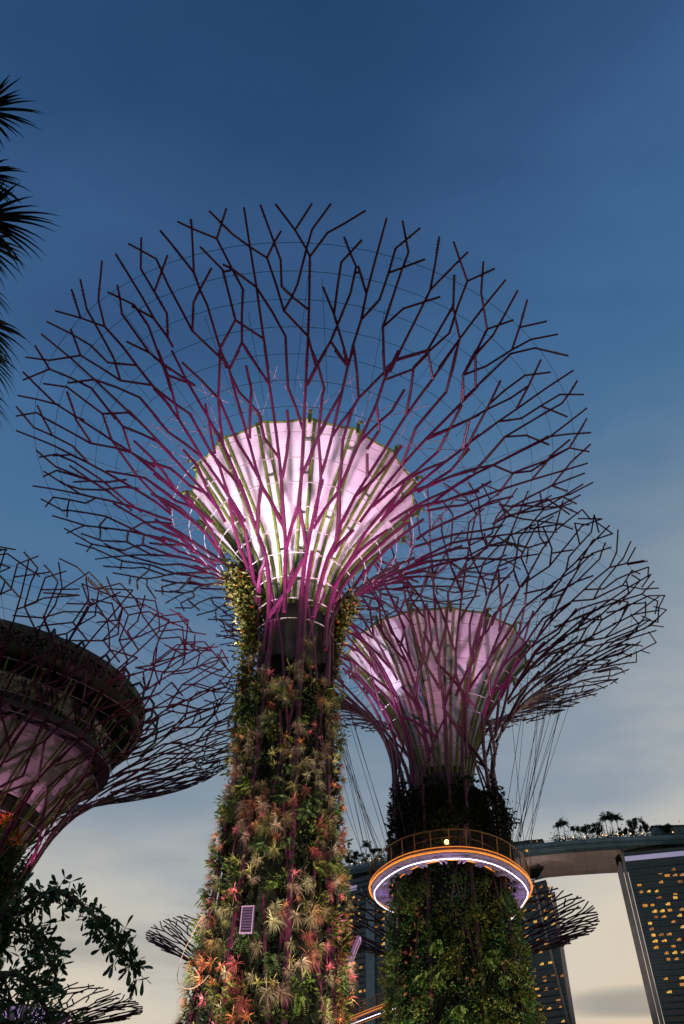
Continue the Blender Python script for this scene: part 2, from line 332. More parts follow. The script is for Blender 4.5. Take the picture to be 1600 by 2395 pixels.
# the branching pattern: polylines over half a canopy as (angle in mrad from the front, ring * 100)
PATTERN = [[tuple(float(v) for v in q.split(',')) for q in l.split(' ')] for l in (
    '12,1948 -31,2063|-32,1945 -31,2063|-31,2063 -31,2159 -34,2349 13,2437 58,2478 104,2530|-34,2349 -45,2375 -77,2440 -125,2528|-77,2440 -33,2531|-31,2063'
    ' -124,2156 -92,2206 -72,2251 -45,2375 -30,2444 15,2536|-31,2159 -92,2206 -126,2243 -123,2336 -138,2397 -164,2528|-124,2156 -164,2345 -138,2397 -116,24'
    '36|-164,2345 -210,2388 -253,2441 -298,2531|-217,1948 -216,2057 -211,2245 -210,2388 -207,2524|-127,1944 -124,2062 -211,2245 -278,2321 -302,2341|-264,19'
    '53 -310,2056 -258,2244 -278,2321 -299,2434 -253,2528|-299,2434 -358,2487 -388,2522|-216,2057 -312,2140 -308,2323 -353,2419|-310,2316 -283,2316|-310,20'
    '56 -395,1973|-312,2140 -410,2052|-415,1977 -410,2052 -397,2217 -402,2275 -400,2338 -358,2487 -352,2518|-400,2338 -430,2458 -443,2512|-402,2275 -342,23'
    '36|-491,2144 -441,2238 -402,2275|-403,1986 -491,2144 -497,2322 -492,2427 -543,2513|21,1965 64,2053 81,2114 62,2154 13,2245|62,2154 61,2262 62,2340 84,'
    '2378 110,2428|81,2114 108,2239 109,2334 84,2377 60,2429|64,2053 146,1980|81,2114 136,2016 161,1978|161,1978 160,2056 166,2150 161,2246 162,2520|160,20'
    '56 199,1973|161,2246 116,2335|112,2310 121,2316|166,2150 210,2237 212,2333 209,2427 254,2520|211,2337 300,2424|322,2004 254,2145 248,2350 248,2428 204'
    ',2525|254,2145 300,2233 396,2322|333,2007 356,2049 358,2233 357,2330 311,2515|357,2330 393,2472 402,2509|356,2049 458,2130 452,2316 402,2415|448,2318 '
    '542,2225|444,2047 464,2121 495,2223 467,2320 447,2418 393,2472 353,2519|447,2418 494,2506|459,2128 555,2043|544,2094 542,2225 541,2371 542,2495|592,21'
    '21 542,2225|655,2128 602,2312 505,2408 455,2506|602,2312 650,2399|631,2210 636,2304 593,2491|356,2049 357,2000|738,2053 739,2119 738,2304 784,2386 885'
    ',2472|653,2123 702,2207 729,2317 749,2396 796,2484|729,2317 686,2396 637,2488|686,2396 735,2483|740,2054 653,2123 604,2309|739,2119 635,2211 635,2308|'
    '644,1923 645,2033 542,2221|553,2010 542,2221|749,1847 805,1933 845,2020 864,2095 893,2197 897,2283|864,2095 850,2116 844,2198 849,2293 902,2381|850,21'
    '16 796,2207|953,2198 897,2283 837,2377|1025,1885 962,1968 958,2108 957,2202 947,2464|959,1936 848,2015|965,1955 864,2095|958,2108 1013,2195 1011,2288 '
    '1009,2377 1058,2467|1011,2288 1119,2377|1157,1928 1128,1982 1056,2104 1052,2310 1050,2373 1024,2417 993,2463|1056,2104 1110,2189 1215,2276|1185,2018 1'
    '180,2239 1177,2289 1120,2467|1177,2289 1235,2470|1290,2272 1274,2370 1213,2419 1166,2459|1274,2370 1324,2465|1283,2277 1233,2374|1351,2384 1291,2471|7'
    '44,1850 747,1942 747,2035 738,2053|758,2031 802,1943 866,1845 864,1787|1209,1690 1184,1837 1179,1934 1183,2019 1172,2282|1163,1927 1058,2103|1183,2019'
    ' 1296,2100 1298,2272 1275,2370|1296,2100 1327,2189 1298,2272|1303,2100 1417,2029|1252,1685 1383,1854 1381,2054 1385,2197 1388,2333 1381,2465|1379,2199'
    ' 1290,2282|1648,2049 1533,2132 1496,2202 1461,2305 1430,2461|1461,2305 1351,2384 1290,2470|1461,2305 1513,2396|1529,2121 1590,2303 1607,2418 1653,2520'
    '|1648,2049 1601,2122 1601,2304 1542,2383 1488,2469|1601,2304 1643,2390 1761,2500|1542,2383 1595,2477|1616,1564 1632,1694 1607,1859 1648,2049|1518,1619'
    ' 1493,1678 1479,1859 1449,2011 1462,2109|1637,1865 1717,1995 1777,2130 1796,2341|1882,1990 1777,2130 1648,2381|1777,2130 1751,2345 1806,2455|1881,2191'
    ' 1851,2549|1576,1493 1649,1697 1769,1896 1711,2011|1188,1693 1259,1773 1303,1921 1290,1997|1038,1725 1132,1922 1183,2019|-599,2119 -596,2157 -604,2234'
    ' -599,2322 -593,2502|-596,2157 -550,2236 -551,2324 -551,2417 -502,2512|-551,2324 -456,2423|-667,2047 -683,2083 -703,2142 -698,2315 -668,2363 -648,2407'
    '|-731,1981 -704,2034 -682,2092 -639,2228 -640,2317 -689,2405|-602,2238 -643,2305 -650,2316|-703,2142 -753,2222|-790,1929 -794,2043 -789,2135 -782,2215'
    ' -784,2315 -734,2403 -641,2506|-784,2315 -830,2397 -876,2480|-830,2397 -780,2492|-903,2132 -846,2212 -807,2339 -789,2405 -735,2498|-765,1950 -796,2041'
    ' -903,2132|-790,2133 -883,2212 -883,2302 -903,2385 -929,2481|-903,2132 -947,2306 -890,2395|-947,2306 -1051,2396 -1097,2484|-1006,1991 -1002,2038 -991,'
    '2211 -985,2330 -981,2472|-903,1927 -894,2036 -991,2211 -1087,2290|-1092,2059 -1036,2202 -1084,2381 -1035,2472|-1084,2381 -1190,2466|-1012,2033 -1115,2'
    '115 -1109,2289 -1158,2382|-1209,2176 -1219,2211 -1215,2316 -1159,2477|-1212,2293 -1267,2476|-1212,2218 -1130,2281|-1383,2307 -1320,2351 -1270,2385|-13'
    '13,2341 -1305,2386 -1363,2478|-1532,1706 -1497,1787 -1477,1946 -1453,2129 -1390,2208 -1386,2301 -1384,2396 -1320,2479|-1199,1825 -1221,1944 -1254,2008'
    ' -1319,2126 -1313,2341|-1315,2121 -1236,2207 -1215,2222|-1251,1727 -1237,1799 -1219,1938 -1225,2041 -1219,2190|-1493,1705 -1357,1894 -1223,2039 -1115,'
    '2115|-1217,1944 -1102,2020 -1073,2083|-1014,1857 -1102,2020|-1016,1797 -1014,1857 -997,2035|-1233,1731 -1189,1769 -1149,1855 -1134,1951|-1107,1763 -12'
    '04,1858 -1221,1944|-1453,2129 -1439,2298 -1433,2482|-1700,1721 -1676,1880 -1649,1958 -1667,2061 -1644,2200 -1644,2316 -1586,2392 -1474,2472|-1644,2316'
    ' -1748,2500|-1530,2033 -1572,2133 -1560,2310 -1501,2396|-1676,1880 -1634,1950 -1532,2077 -1484,2204 -1483,2294 -1533,2384|-1450,2147 -1448,2217 -1498,'
    '2309|-1342,1714 -1338,1851 -1372,1898 -1449,2039|-1441,1940 -1529,2038 -1621,2231|-1672,2063 -1792,2175 -1732,2239 -1654,2415 -1593,2498|-1694,2406 -1'
    '637,2486|-1656,2137 -1757,2228 -1749,2317 -1794,2507|-1792,2175 -1832,2368 -1760,2433|-1868,2352 -1862,2531|-1716,1723 -1797,1891 -1778,2065 -1877,226'
    '6|-254,1337 -227,1503 -225,1615 -223,1885 -218,2014|-228,1602 -315,1686 -314,1784 -393,1876 -406,1952|-213,1521 -165,1608 -135,1698 -140,1784|-223,188'
    '5 -299,2023|-55,1412 -41,1510 -38,1703 -34,1869 -33,2010|-38,1528 22,1602 63,1682 99,1736|-38,1703 -127,1868 -126,2009|-32,1874 9,1946 45,2016|-118,13'
    '35 -55,1412 -5,1336|-289,1338 -426,1498 -436,1550 -430,1685 -412,1913 -403,1969 -412,2044|-585,1360 -434,1494|-415,1697 -351,1818 -325,1870 -319,1967|'
    '-626,1698 -517,1875 -433,2006 -417,2045|-442,1542 -515,1699 -514,1869 -599,2052|-403,1969 -332,2028|-643,1366 -638,1516 -625,1688 -626,1839 -627,1977 '
    '-612,2108|-714,1690 -634,1809 -602,1874|-638,1516 -722,1648 -741,1702 -716,1868 -763,1943 -796,2028|-766,1384 -804,1508 -737,1636 -733,1700|-804,1508 '
    '-827,1698 -798,1870 -793,1952 -800,2025|-798,1870 -752,1938 -693,2041 -664,2132|-699,2120 -635,1999 -602,1954|-694,2036 -602,1954|-1026,1436 -1004,149'
    '7 -965,1601 -908,1687 -914,1773|-1004,1497 -1028,1681 -1020,1860 -1014,1892|-905,1950 -912,1864 -829,1704|-996,1500 -1013,1588 -1098,1656 -1113,1765 -'
    '1174,1836|-1213,1490 -1250,1689 -1167,1804 -1159,1840|-1184,1480 -1262,1596 -1254,1818|-1250,1584 -1350,1686 -1345,1805|150,1342 141,1519 67,1686 59,1'
    '838 64,1872 18,1964 -11,2011|137,1541 151,1602 160,1695 159,1755 160,1883 159,1969 163,2033|10,1574 66,1691 117,1781 155,1861|159,1969 126,2026|159,19'
    '69 89,2021|-23,1882 19,1960 49,2016|456,1370 325,1506 242,1688 241,1820 256,1861 170,2034|160,1695 241,1820|335,1493 349,1590 358,1698 361,1863 346,19'
    '60 349,2082|197,1358 329,1478|256,1861 329,1982 359,2045 462,2129|288,2063 351,1961|359,1968 446,2041 469,2123|448,2042 543,1874|361,1863 447,1775 430'
    ',1690|358,1698 459,1862 461,1956|503,1376 513,1492 536,1588 549,1696 545,1865 551,2045 544,2173|536,1588 447,1670|519,1498 600,1588 636,1676 638,1764|'
    '731,1704 641,1852 646,2034 559,2182|710,1412 733,1498 730,1587 737,1700 740,1855 745,1939 745,2041|745,2041 652,2125 623,2225|745,2041 743,2129|740,14'
    '94 789,1571 860,1723 867,1846 802,1944 754,2035|742,1853 803,1938 860,2059|961,1931 849,2016|782,1575 842,1667 968,1850|945,1472 901,1574 856,1660|938'
    ',1475 965,1645 961,1750 967,1928 954,2014|1019,1678 1047,1841 994,1951|933,1541 972,1661 1032,1728 1141,1921|1051,1508 1123,1646 1182,1790 1176,1910|1'
    '166,1557 1143,1642 1248,1754 1325,1936|-285,936 -277,1112 -248,1213 -242,1300 -238,1354 -230,1503|-229,1228 -58,1405 -43,1509|-58,1405 95,1215|-242,13'
    '00 -438,1502|-760,833 -682,1032 -620,1200 -648,1312 -447,1488|-645,1336 -625,1551|156,1313 335,1491|99,764 89,1000 92,1152 118,1288 157,1519|-709,919 '
    '-211,1038 117,1200|434,925 489,1093 485,1208 524,1289 315,1505|496,1200 686,1365|538,1291 493,1360 521,1505|814,854 862,1023 889,1151 911,1277 860,139'
    '3 885,1607|836,1100 944,1284|-1033,1115 -1084,1193 -1057,1302 -822,1498|-1067,1128 -810,1350 -822,1498|-1862,1229 -1627,1309 -1303,1469 -1199,1652|-12'
    '00,1035 -809,1151 -620,1200|1805,1478 1681,1678 1581,1846|1007,1057 1126,1208 1185,1377 1222,1575|848,846 1228,1057 1433,1193 1334,1454 1312,1656|-144'
    '8,1416 -1387,1655 -1443,1810|-1593,1274 -1404,1508 -1447,1752|871,1167 971,1319 1103,1474'
).split('|')]
PATTERN = [[(a / 1000, t / 100) for a, t in l] for l in PATTERN]

def pattern_strands(NB, K, NR, mirror, rng, loop=0.0, dense=0.0, thin=0.0):
    """the half pattern laid twice round the trunk, shared out over NB main ribs"""
    ribs = [[] for _ in range(NB)]
    for b in range(NB):
        a = 2 * pi * (b + .5) / NB
        if b % 2 == 0: ribs[b].append([(a, 0.0), (a, float(K))])
        if b % 4 == 0: ribs[b].append([(a, float(K)), (a + rng.uniform(-.04, .04), K + rng.uniform(2, 4))])
    for off, sg, keep in ((0.0, mirror, 1), (pi, -mirror, 1), (pi / 2 + .1, -mirror, dense), (-pi / 2 + .1, mirror, dense)):
        if not keep: continue
        for l in PATTERN:
            if keep < 1 and rng.random() > keep: continue
            if sum(abs(a) for a, t in l) / len(l) > 1.62: continue
            if thin and l[0][1] > 15 and rng.random() < thin: continue
            q = [(off + sg * a, K + (t - 9) * (NR - K) / 16.0 if t > 9 else K - (9 - t)) for a, t in l]
            b = int((q[0][0] % (2 * pi)) / (2 * pi) * NB) % NB
            ribs[b].append(q)
            a1, t1 = q[-1]
            if loop and t1 > NR - 4 and rng.random() < loop:
                ribs[b].append([(a1, t1), (a1 + rng.choice((-1, 1)) * rng.uniform(.05, .12), t1 - rng.uniform(-.3, 1.0))])
    return ribs

def strand_mesh(mb, S, line, rad, K, NR, n=6, tick=None, rng=None):
    pts, rs = [], []
    for (a0, t0), (a1, t1) in zip(line[:-1], line[1:]):
        steps = max(1, int(math.ceil(abs(t1 - t0) / (1.0 if t0 < K + 9 else 1.6))))
        for j in range(steps):
            f = j / steps; t = lerp(t0, t1, f); pts.append(S.at(lerp(a0, a1, f), t)); rs.append(rad(t))
    pts.append(S.at(*line[-1])); rs.append(rad(line[-1][1]))
    # mitred pieces, bar by bar so that kinks stay crisp
    for j in range(len(pts) - 1):
        mb.bar(pts[j], pts[j + 1], rs[j], rs[j + 1], n, True, ext=rs[j] * .35)
    if tick and rng:                                     # clamps and studs along the tube
        for j in range(len(pts) - 1):
            if rng.random() < tick:
                d = (pts[j + 1] - pts[j]); L = d.length; d.normalize(); u = d.orthogonal().normalized(); w = d.cross(u)
                f0 = rng.uniform(.15, .6)
                for q in range(rng.randint(3, 7)):
                    c = pts[j] + d * (L * f0 + q * .14)
                    if (c - pts[j]).length > L: break
                    t = rng.uniform(0, pi); v = u * cos(t) + w * sin(t)
                    mb.bar(c - v * (rs[j] + .06), c + v * (rs[j] + .06), .018, n=4)

def supertree(name, loc, label, prof, K, NB, seed, rscale=1.0, levels=3, funnel=None, hoops=10, tick=0.0,
              mats=('steel', 'olive', 'membrane'), cables=True, loop=0.0, dense=0.0, thin=0.0, rr=(.145, .10, .060), mirror=1, rot=0.0):
    rng = random.Random(seed)
    S = Surf(prof); NR = S.n()
    root = empty(name, loc, label, 'supertree')
    def rad(t):
        if t < K: return rr[0] * rscale
        f = min(1, (t - K) / (NR - K))
        return rscale * (lerp(rr[0], rr[1], f / .35) if f < .35 else lerp(rr[1], rr[2], (f - .35) / .65))
    ribs = pattern_strands(NB, K, NR, mirror, rng, loop, dense, thin)
    for out in ribs:
        mb = MB()
        for line in out:
            strand_mesh(mb, S, [(a + rot, t) for a, t in line], rad, K, NR, 6, tick, rng)
        mb.obj('branch', M[mats[0]], root)
    # crossing braces round the neck
    mb = MB()
    for b in range(NB):
        a = 2 * pi * (b + .5) / NB + rot
        sg = 1 if b % 2 else -1
        t0 = K - 3 + rng.uniform(-.5, .5); pts = [S.at(a + sg * (2 * pi / NB) * f * 2.2, t0 + f * 5.0, -.06) for f in (0, .2, .4, .6, .8, 1)]
        mb.tube(pts, rr[1] * .8 * rscale, 6)
        for t in range(1, K - 2, 3):
            if rng.random() < .7:
                pts = [S.at(a + sg * (2 * pi / NB) * f, t + f * 3.0, -.08) for f in (0, .33, .66, 1)]
                mb.tube(pts, rr[1] * .75 * rscale, 6)
    mb.obj('brace', M[mats[0]], root)
    # white hoops, bar by bar between the ribs
    for h in range(hoops):
        t = K + h + .02
        mb = MB(); n = NB * 2
        fat = (.030 if h < 8 else .022) * rscale
        for k in range(n):
            a, b = 2 * pi * k / n + rot, 2 * pi * (k + 1) / n + rot
            p, q = S.at(a, t), S.at(b, t)
            mb.bar(lerp(p, q, .06), lerp(p, q, .94), fat, n=5)
        mb.obj('hoop', M['hoop'], root)
    if cables:
        n = 64
        for t in [K + hoops + i for i in range(0, NR - K - hoops)]:
            mb = MB()
            for k in range(n): mb.bar(S.at(2 * pi * k / n, t, -.05), S.at(2 * pi * (k + 1) / n, t, -.05), .016 * rscale, n=3, cap=False)
            mb.obj('cable_ring', M['cable'], root)
        mb = MB()
        for k in range(NB * 2):
            a = 2 * pi * k / NB / 2 + rng.uniform(-.05, .05)
            t0 = K + 9 + rng.uniform(-1, 2)
            mb.bar(S.at(a, t0, -.05), S.at(a + rng.uniform(-.12, .12), NR - rng.uniform(1, 4), -.05), .013 * rscale, n=3, cap=False)
        mb.obj('stay_wire', M['cable'], root)
    if funnel:
        FP, nrib, panel_mat = funnel
        fo = MB(); ns = nrib * 6
        def scallop(r, z, t):
            ph = (t - rot) / (2 * pi / nrib) % 1.0
            f = min(1, max(0, (r - FP[0][0]) / (FP[-1][0] - FP[0][0])))
            return r * (1 - .035 * f * sin(pi * ph))
        dense = []
        for (a, b) in zip(FP[:-1], FP[1:]):
            for j in range(4): dense.append((lerp(a[0], b[0], j / 4), lerp(a[1], b[1], j / 4)))
        dense.append(FP[-1])
        fo.lathe(dense, ns, rot, rot + 2 * pi, scallop)
        fobj = fo.obj('funnel', M[panel_mat], root, smooth=True)
        mb = MB()
        top = FP[-1]
        for k in range(ns):
            a, b = rot + 2 * pi * k / ns, rot + 2 * pi * (k + 1) / ns
            ra, rb = scallop(top[0], 0, a), scallop(top[0], 0, b)
            mb.bar((ra * cos(a), ra * sin(a), top[1] + .03), (rb * cos(b), rb * sin(b), top[1] + .03), .09 * rscale, n=5)
        mb.obj('rim', M[mats[1]], fobj)
        FS = Surf(FP)
        for k in range(nrib):
            a = rot + 2 * pi * k / nrib; mb = MB()
            for sg in (-1, 1):
                pts = []
                for j in range(13):
                    t = (len(FP) - 1) * j / 12; p = FS.at(a, t, .07); w = (.20 + .10 * j / 12) * rscale
                    pts.append(p + Vector((-sin(a), cos(a), 0)) * w * sg)
                mb.tube(pts, .10 * rscale, 6)
                for j in range(0, 12, 2): mb.bar(pts[j], pts[j] - Vector((-sin(a), cos(a), 0)) * 2 * (.16 + .12 * j / 12) * rscale * sg, .035 * rscale, n=4)
            tip = FS.at(a, len(FP) - 1, .12)
            mb.tube([tip + Vector((0, 0, -.5)), tip + Vector((cos(a) * .15, sin(a) * .15, .25)), tip + Vector((cos(a) * .5, sin(a) * .5, .05))], .12 * rscale, 6)
            mb.obj('rib', M[mats[1]], fobj)
            mb = MB()
            for sg in (-1, -.35, .35, 1):
                mb.bar(tip + Vector((0, 0, .3)), S.at(a + sg * .22, K + 10 + abs(sg) * .5), .018 * rscale, n=4)
            mb.obj('stay_rod', M['rod'] if tick else M['cable'], fobj)
    return root, S

# ------------------------------------------------------------------ ground
mb = MB(); mb.quad((-9000, -9000, 0), (9000, -9000, 0), (9000, 9000, 0), (-9000, 9000, 0))
g = mb.obj('ground', material('lawn', (.035, .06, .02), .95, var=.4, scale=.6)); tag(g, kind='structure')
mb = MB(); mb.quad((-40, -3, .02), (45, -3, .02), (45, 16, .02), (-40, 16, .02))
tag(mb.obj('path', material('stone_path', (.22, .20, .18), .85, var=.2, scale=2)), kind='structure')

# ------------------------------------------------------------------ the tallest supertree in the picture
MAIN_AZ, MAIN_D = -3.7, 39.7
MLOC = polar(MAIN_AZ, MAIN_D)
TOCAM = atan2(-MLOC.y, -MLOC.x)
FUN = [(1.75, 28.0), (1.95, 29.2), (2.45, 30.7), (3.3, 32.2), (4.5, 33.8), (5.8, 35.4), (6.8, 36.6), (7.5, 37.4)]
main, MS = supertree('supertree', MLOC, 'largest supertree in front with a pink lit funnel under magenta branches', MAIN_PROF, 9, 16, 11,
                     funnel=(FUN, 16, 'membrane'), hoops=9, tick=.35, rot=TOCAM)
def core(parent, prof, mat='concrete'):
    mb = MB(); mb.lathe(prof, 40, cap_top=True); return mb.obj('core', M[mat], parent, smooth=True)
core(main, [(3.0, 0), (2.5, 12), (2.05, 20), (1.85, 27), (1.75, 29.5)])
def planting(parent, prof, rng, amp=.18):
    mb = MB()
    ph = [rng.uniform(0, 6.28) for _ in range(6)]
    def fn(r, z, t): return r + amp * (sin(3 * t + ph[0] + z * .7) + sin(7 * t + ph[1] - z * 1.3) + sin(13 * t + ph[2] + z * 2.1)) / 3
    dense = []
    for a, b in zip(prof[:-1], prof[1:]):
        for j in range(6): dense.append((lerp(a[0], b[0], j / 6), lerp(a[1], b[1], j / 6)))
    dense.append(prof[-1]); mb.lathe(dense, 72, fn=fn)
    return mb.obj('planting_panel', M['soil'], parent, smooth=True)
rngp = random.Random(5)
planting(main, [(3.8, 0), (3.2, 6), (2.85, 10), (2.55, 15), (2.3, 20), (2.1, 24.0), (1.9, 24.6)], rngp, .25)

# ---- leaf clouds hugging a trunk
def leaf_quad(mb, p, d, up, L, W):
    side = d.cross(up)
    if side.length < 1e-4: side = d.orthogonal()
    side.normalize()
    a = p; m1 = p + d * L * .5; tip = p + d * L
    nrm = side.cross(d) * L * .12
    mb.quad(a, m1 + side * W * .5 + nrm * .4, tip - nrm, m1 - side * W * .5 + nrm * .4)

def rand_dir(rng):
    z = rng.uniform(-1, 1); t = rng.uniform(0, 2 * pi); s = sqrt(1 - z * z); return Vector((s * cos(t), s * sin(t), z))

def noise2(a, z, s):
    return sin(a * 5.1 + s) * cos(z * .9 + s * 2) + .6 * sin(a * 9.7 - z * 1.7 + s * 3)

def leaf_shell(rng, S_r, z0, z1, a0, a1, n, L, W, clump=8, depth=.3, out=.5, seed=None, cut=-.4):
    mb = MB()
    for _ in range(n // clump):
        a = rng.uniform(a0, a1); z = rng.uniform(z0, z1); dep = rng.uniform(-.05, depth)
        if seed is not None:
            nz = noise2(a * 1.3, z * 1.1, seed)
            if nz < cut and rng.random() < .85: continue
            dep += .28 * max(-.3, nz)
        for _ in range(clump):
            aa = a + rng.gauss(0, .06); zz = z + rng.gauss(0, .18)
            r = S_r(zz) + dep + rng.gauss(0, .05)
            p = Vector((r * cos(aa), r * sin(aa), zz)); o = Vector((cos(aa), sin(aa), 0))
            d = (o * out + rand_dir(rng) * .8 + Vector((0, 0, -.25))).normalized()
            leaf_quad(mb, p, d, rand_dir(rng), L * rng.uniform(.6, 1.3), W * rng.uniform(.7, 1.2))
    return mb

def trunk_r(z, prof=((0, 4.35), (6, 3.55), (10, 3.1), (15, 2.8), (20, 2.5), (24, 2.25), (30, 2.0))):
    for (z0, r0), (z1, r1) in zip(prof[:-1], prof[1:]):
        if z <= z1: return lerp(r0, r1, (z - z0) / (z1 - z0))
    return prof[-1][1]
rngl = random.Random(21)
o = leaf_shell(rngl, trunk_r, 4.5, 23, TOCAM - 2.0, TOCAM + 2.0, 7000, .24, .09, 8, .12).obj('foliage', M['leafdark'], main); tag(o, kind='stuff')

# ---- single plants of the living wall: prototypes, then copies
def arch_leaf(mb, az, tilt, L, W, droop, n=5, lift=.0):
    """leaf from the origin; +Z is outward from the wall, +Y is up"""
    d = Vector((sin(tilt) * cos(az), sin(tilt) * sin(az) + lift, cos(tilt))).normalized()
    p = Vector((0, 0, 0)); prev = None
    side = d.cross(Vector((0, 0, 1)));
    side = side.normalized() if side.length > 1e-3 else Vector((1, 0, 0))
    for j in range(n + 1):
        f = j / n; w = W * (1 - f) ** .75 * (.55 + .9 * min(f * 3, 1) * .5) if j < n else W * .05
        a, b = p - side * w / 2, p + side * w / 2
        if prev: mb.quad(prev[0], prev[1], b, a)
        prev = (a, b)
        d = (d + Vector((0, -droop / n, 0)) + Vector((0, 0, -.12 * droop / n))).normalized()
        p = p + d * (L / n)

def proto_air(seed):
    r = random.Random(seed); mb = MB()
    for _ in range(76):
        arch_leaf(mb, r.uniform(0, 2 * pi), r.uniform(.2, 1.5), r.uniform(.34, .74), r.uniform(.016, .030), r.uniform(1.2, 3.2), 7, .55)
    return mb
def proto_brom(seed):
    r = random.Random(seed); mb = MB(); n = r.randint(34, 46)
    for k in range(n):
        arch_leaf(mb, k * 2.4 + r.uniform(-.5, .5), .15 + 1.25 * (k / n) + r.uniform(-.2, .2), r.uniform(.16, .46), r.uniform(.020, .040), r.uniform(.4, 2.4), 6, .45)
    return mb
def proto_fern(seed):
    r = random.Random(seed); mb = MB()
    for _ in range(13):
        az, tl, L = r.uniform(0, 2 * pi), r.uniform(.3, 1.35), r.uniform(.45, .75)
        d = Vector((sin(tl) * cos(az), sin(tl) * sin(az), cos(tl))); p = Vector((0, 0, 0))
        for j in range(8):
            d = (d + Vector((0, -.16, 0))).normalized(); q = p + d * L / 8
            sd = d.cross(Vector((0, 0, 1))); sd = sd.normalized() if sd.length > .01 else Vector((1, 0, 0))
            for sg in (-1, 1):
                leaf_quad(mb, q, (sd * sg + d * .5).normalized(), d, L * .28 * (1 - j / 11), L * .10)
            p = q
    return mb
def proto_shrub(seed):
    r = random.Random(seed); mb = MB()
    for _ in range(70):
        p = Vector((r.gauss(0, .22), r.gauss(-.05, .24), abs(r.gauss(.12, .16))))
        d = (p.normalized() + Vector((0, -.3, .5)) + rand_dir(r) * .5).normalized()
        leaf_quad(mb, p, d, rand_dir(r), r.uniform(.14, .26), r.uniform(.06, .10))
    return mb

PROTO = {}
for key, fn, mats, nvar in (('air', proto_air, ('air', 'airg', 'airr'), 4), ('brom', proto_brom, ('brom_pink', 'brom_coral', 'brom_yell'), 3),
                            ('fern', proto_fern, ('fern', 'leaf'), 3), ('shrub', proto_shrub, ('fern', 'vine', 'leaf'), 3)):
    for m in mats:
        for v in range(nvar): PROTO[key, m, v] = fn(100 + v).mesh(key, M[m])

def plant(name, key, m, v, tree_loc, a, z, r, size, label, cat, group, spin=0.0, tilt=0.0):
    o = bpy.data.objects.new(name, PROTO[key, m, v]); COL.objects.link(o)
    zz = Vector((cos(a), sin(a), 0)); yy = Vector((0, 0, 1)); xx = yy.cross(zz)
    R = Matrix((xx, yy, zz)).transposed().to_4x4()
    o.matrix_world = Matrix.Translation(Vector(tree_loc) + zz * r + Vector((0, 0, z))) @ R @ Matrix.Rotation(spin, 4, 'Z') @ Matrix.Diagonal((size, size, size, 1))
    return tag(o, label, cat, group)

rw = random.Random(77)
zones = ((4, 10.5, 'lower'), (10.5, 16.5, 'middle'), (16.5, 26, 'upper'))
def zone(z):
    for a, b, n in zones:
        if z < b: return n
    return 'upper'
AIRN = {'air': 'silvery', 'airg': 'olive', 'airr': 'reddish'}
BRN = {'brom_pink': 'hot pink', 'brom_coral': 'coral orange', 'brom_yell': 'pale yellow green'}
placed = []
def free(a, z, d):
    for (b, y) in placed:
        if abs(z - y) < d and hypot((a - b) * 2.7, z - y) < d: return False
    placed.append((a, z)); return True
cnt = {'air': 0, 'brom': 0, 'fern': 0, 'shrub': 0}
tries = 0
while tries < 9000 and cnt['air'] < 290:
    tries += 1
    z = rw.uniform(4.8, 25.2); a = TOCAM + rw.uniform(-1.75, 1.75)
    if z > 22.5 and rw.random() < .45: continue
    if noise2(a, z, 1.3) < .05: continue
    if not free(a, z, .33): continue
    m = rw.choices(('air', 'airg', 'airr'), (5, 3, 2.6))[0]; n = AIRN[m]
    plant('air_plant', 'air', m, rw.randrange(4), MLOC, a, z, trunk_r(z) + rw.uniform(.1, .3), rw.uniform(.65, 1.25),
          f'{n} air plant tuft on the {zone(z)} trunk of the largest supertree', 'air plant', f'{n} air plants on the {zone(z)} trunk of the largest supertree', rw.uniform(-.7, .7))
    cnt['air'] += 1
tries = 0
while tries < 5000 and cnt['brom'] < 150:
    tries += 1
    z = rw.uniform(4.6, 23.5) if rw.random() < .4 else rw.uniform(4.4, 12.5); a = TOCAM + rw.uniform(-1.7, 1.7)
    m = rw.choices(('brom_pink', 'brom_coral', 'brom_yell'), (3, 4, 2.2))[0]; n = BRN[m]
    for q in range(rw.randint(2, 6)):                     # they grow in drifts of one colour
        aa, zz = a + rw.gauss(0, .13), z + rw.gauss(0, .30)
        if not 4.3 < zz < 24 or not free(aa, zz, .25): continue
        plant('bromeliad', 'brom', m, rw.randrange(3), MLOC, aa, zz, trunk_r(zz) + rw.uniform(.12, .34), rw.uniform(.6, 1.15) * (1.15 if zz < 11 else 1),
              f'{n} bromeliad with strap leaves on the {zone(zz)} trunk of the largest supertree', 'bromeliad', f'{n} bromeliads on the {zone(zz)} trunk', rw.uniform(-1, 1))
        cnt['brom'] += 1
    if free(a, z - .35, .2):
        mm = rw.choice(('fern', 'vine')); nn = {'fern': 'bright green', 'vine': 'yellow green'}[mm]
        plant('shrub', 'shrub', mm, rw.randrange(3), MLOC, a, z - .35, trunk_r(z) + .05, rw.uniform(.8, 1.3),
              f'{nn} leafy shrub rooted in the {zone(z)} trunk of the largest supertree', 'shrub', f'{nn} shrubs on the {zone(z)} trunk', rw.uniform(-.5, .5))
tries = 0
while tries < 5000 and cnt['fern'] < 34:
    tries += 1
    z = rw.uniform(4.4, 22); a = TOCAM + rw.uniform(-1.75, 1.75)
    if not free(a, z, .34): continue
    m = rw.choice(('fern', 'leaf')); n = {'fern': 'bright', 'leaf': 'dark'}[m]
    plant('fern', 'fern', m, rw.randrange(3), MLOC, a, z, trunk_r(z) + rw.uniform(.05, .25), rw.uniform(.7, 1.25),
          f'{n} green fern between air plants on the {zone(z)} trunk of the largest supertree', 'fern', f'{n} ferns on the {zone(z)} trunk', rw.uniform(-1, 1))
    cnt['fern'] += 1
tries = 0
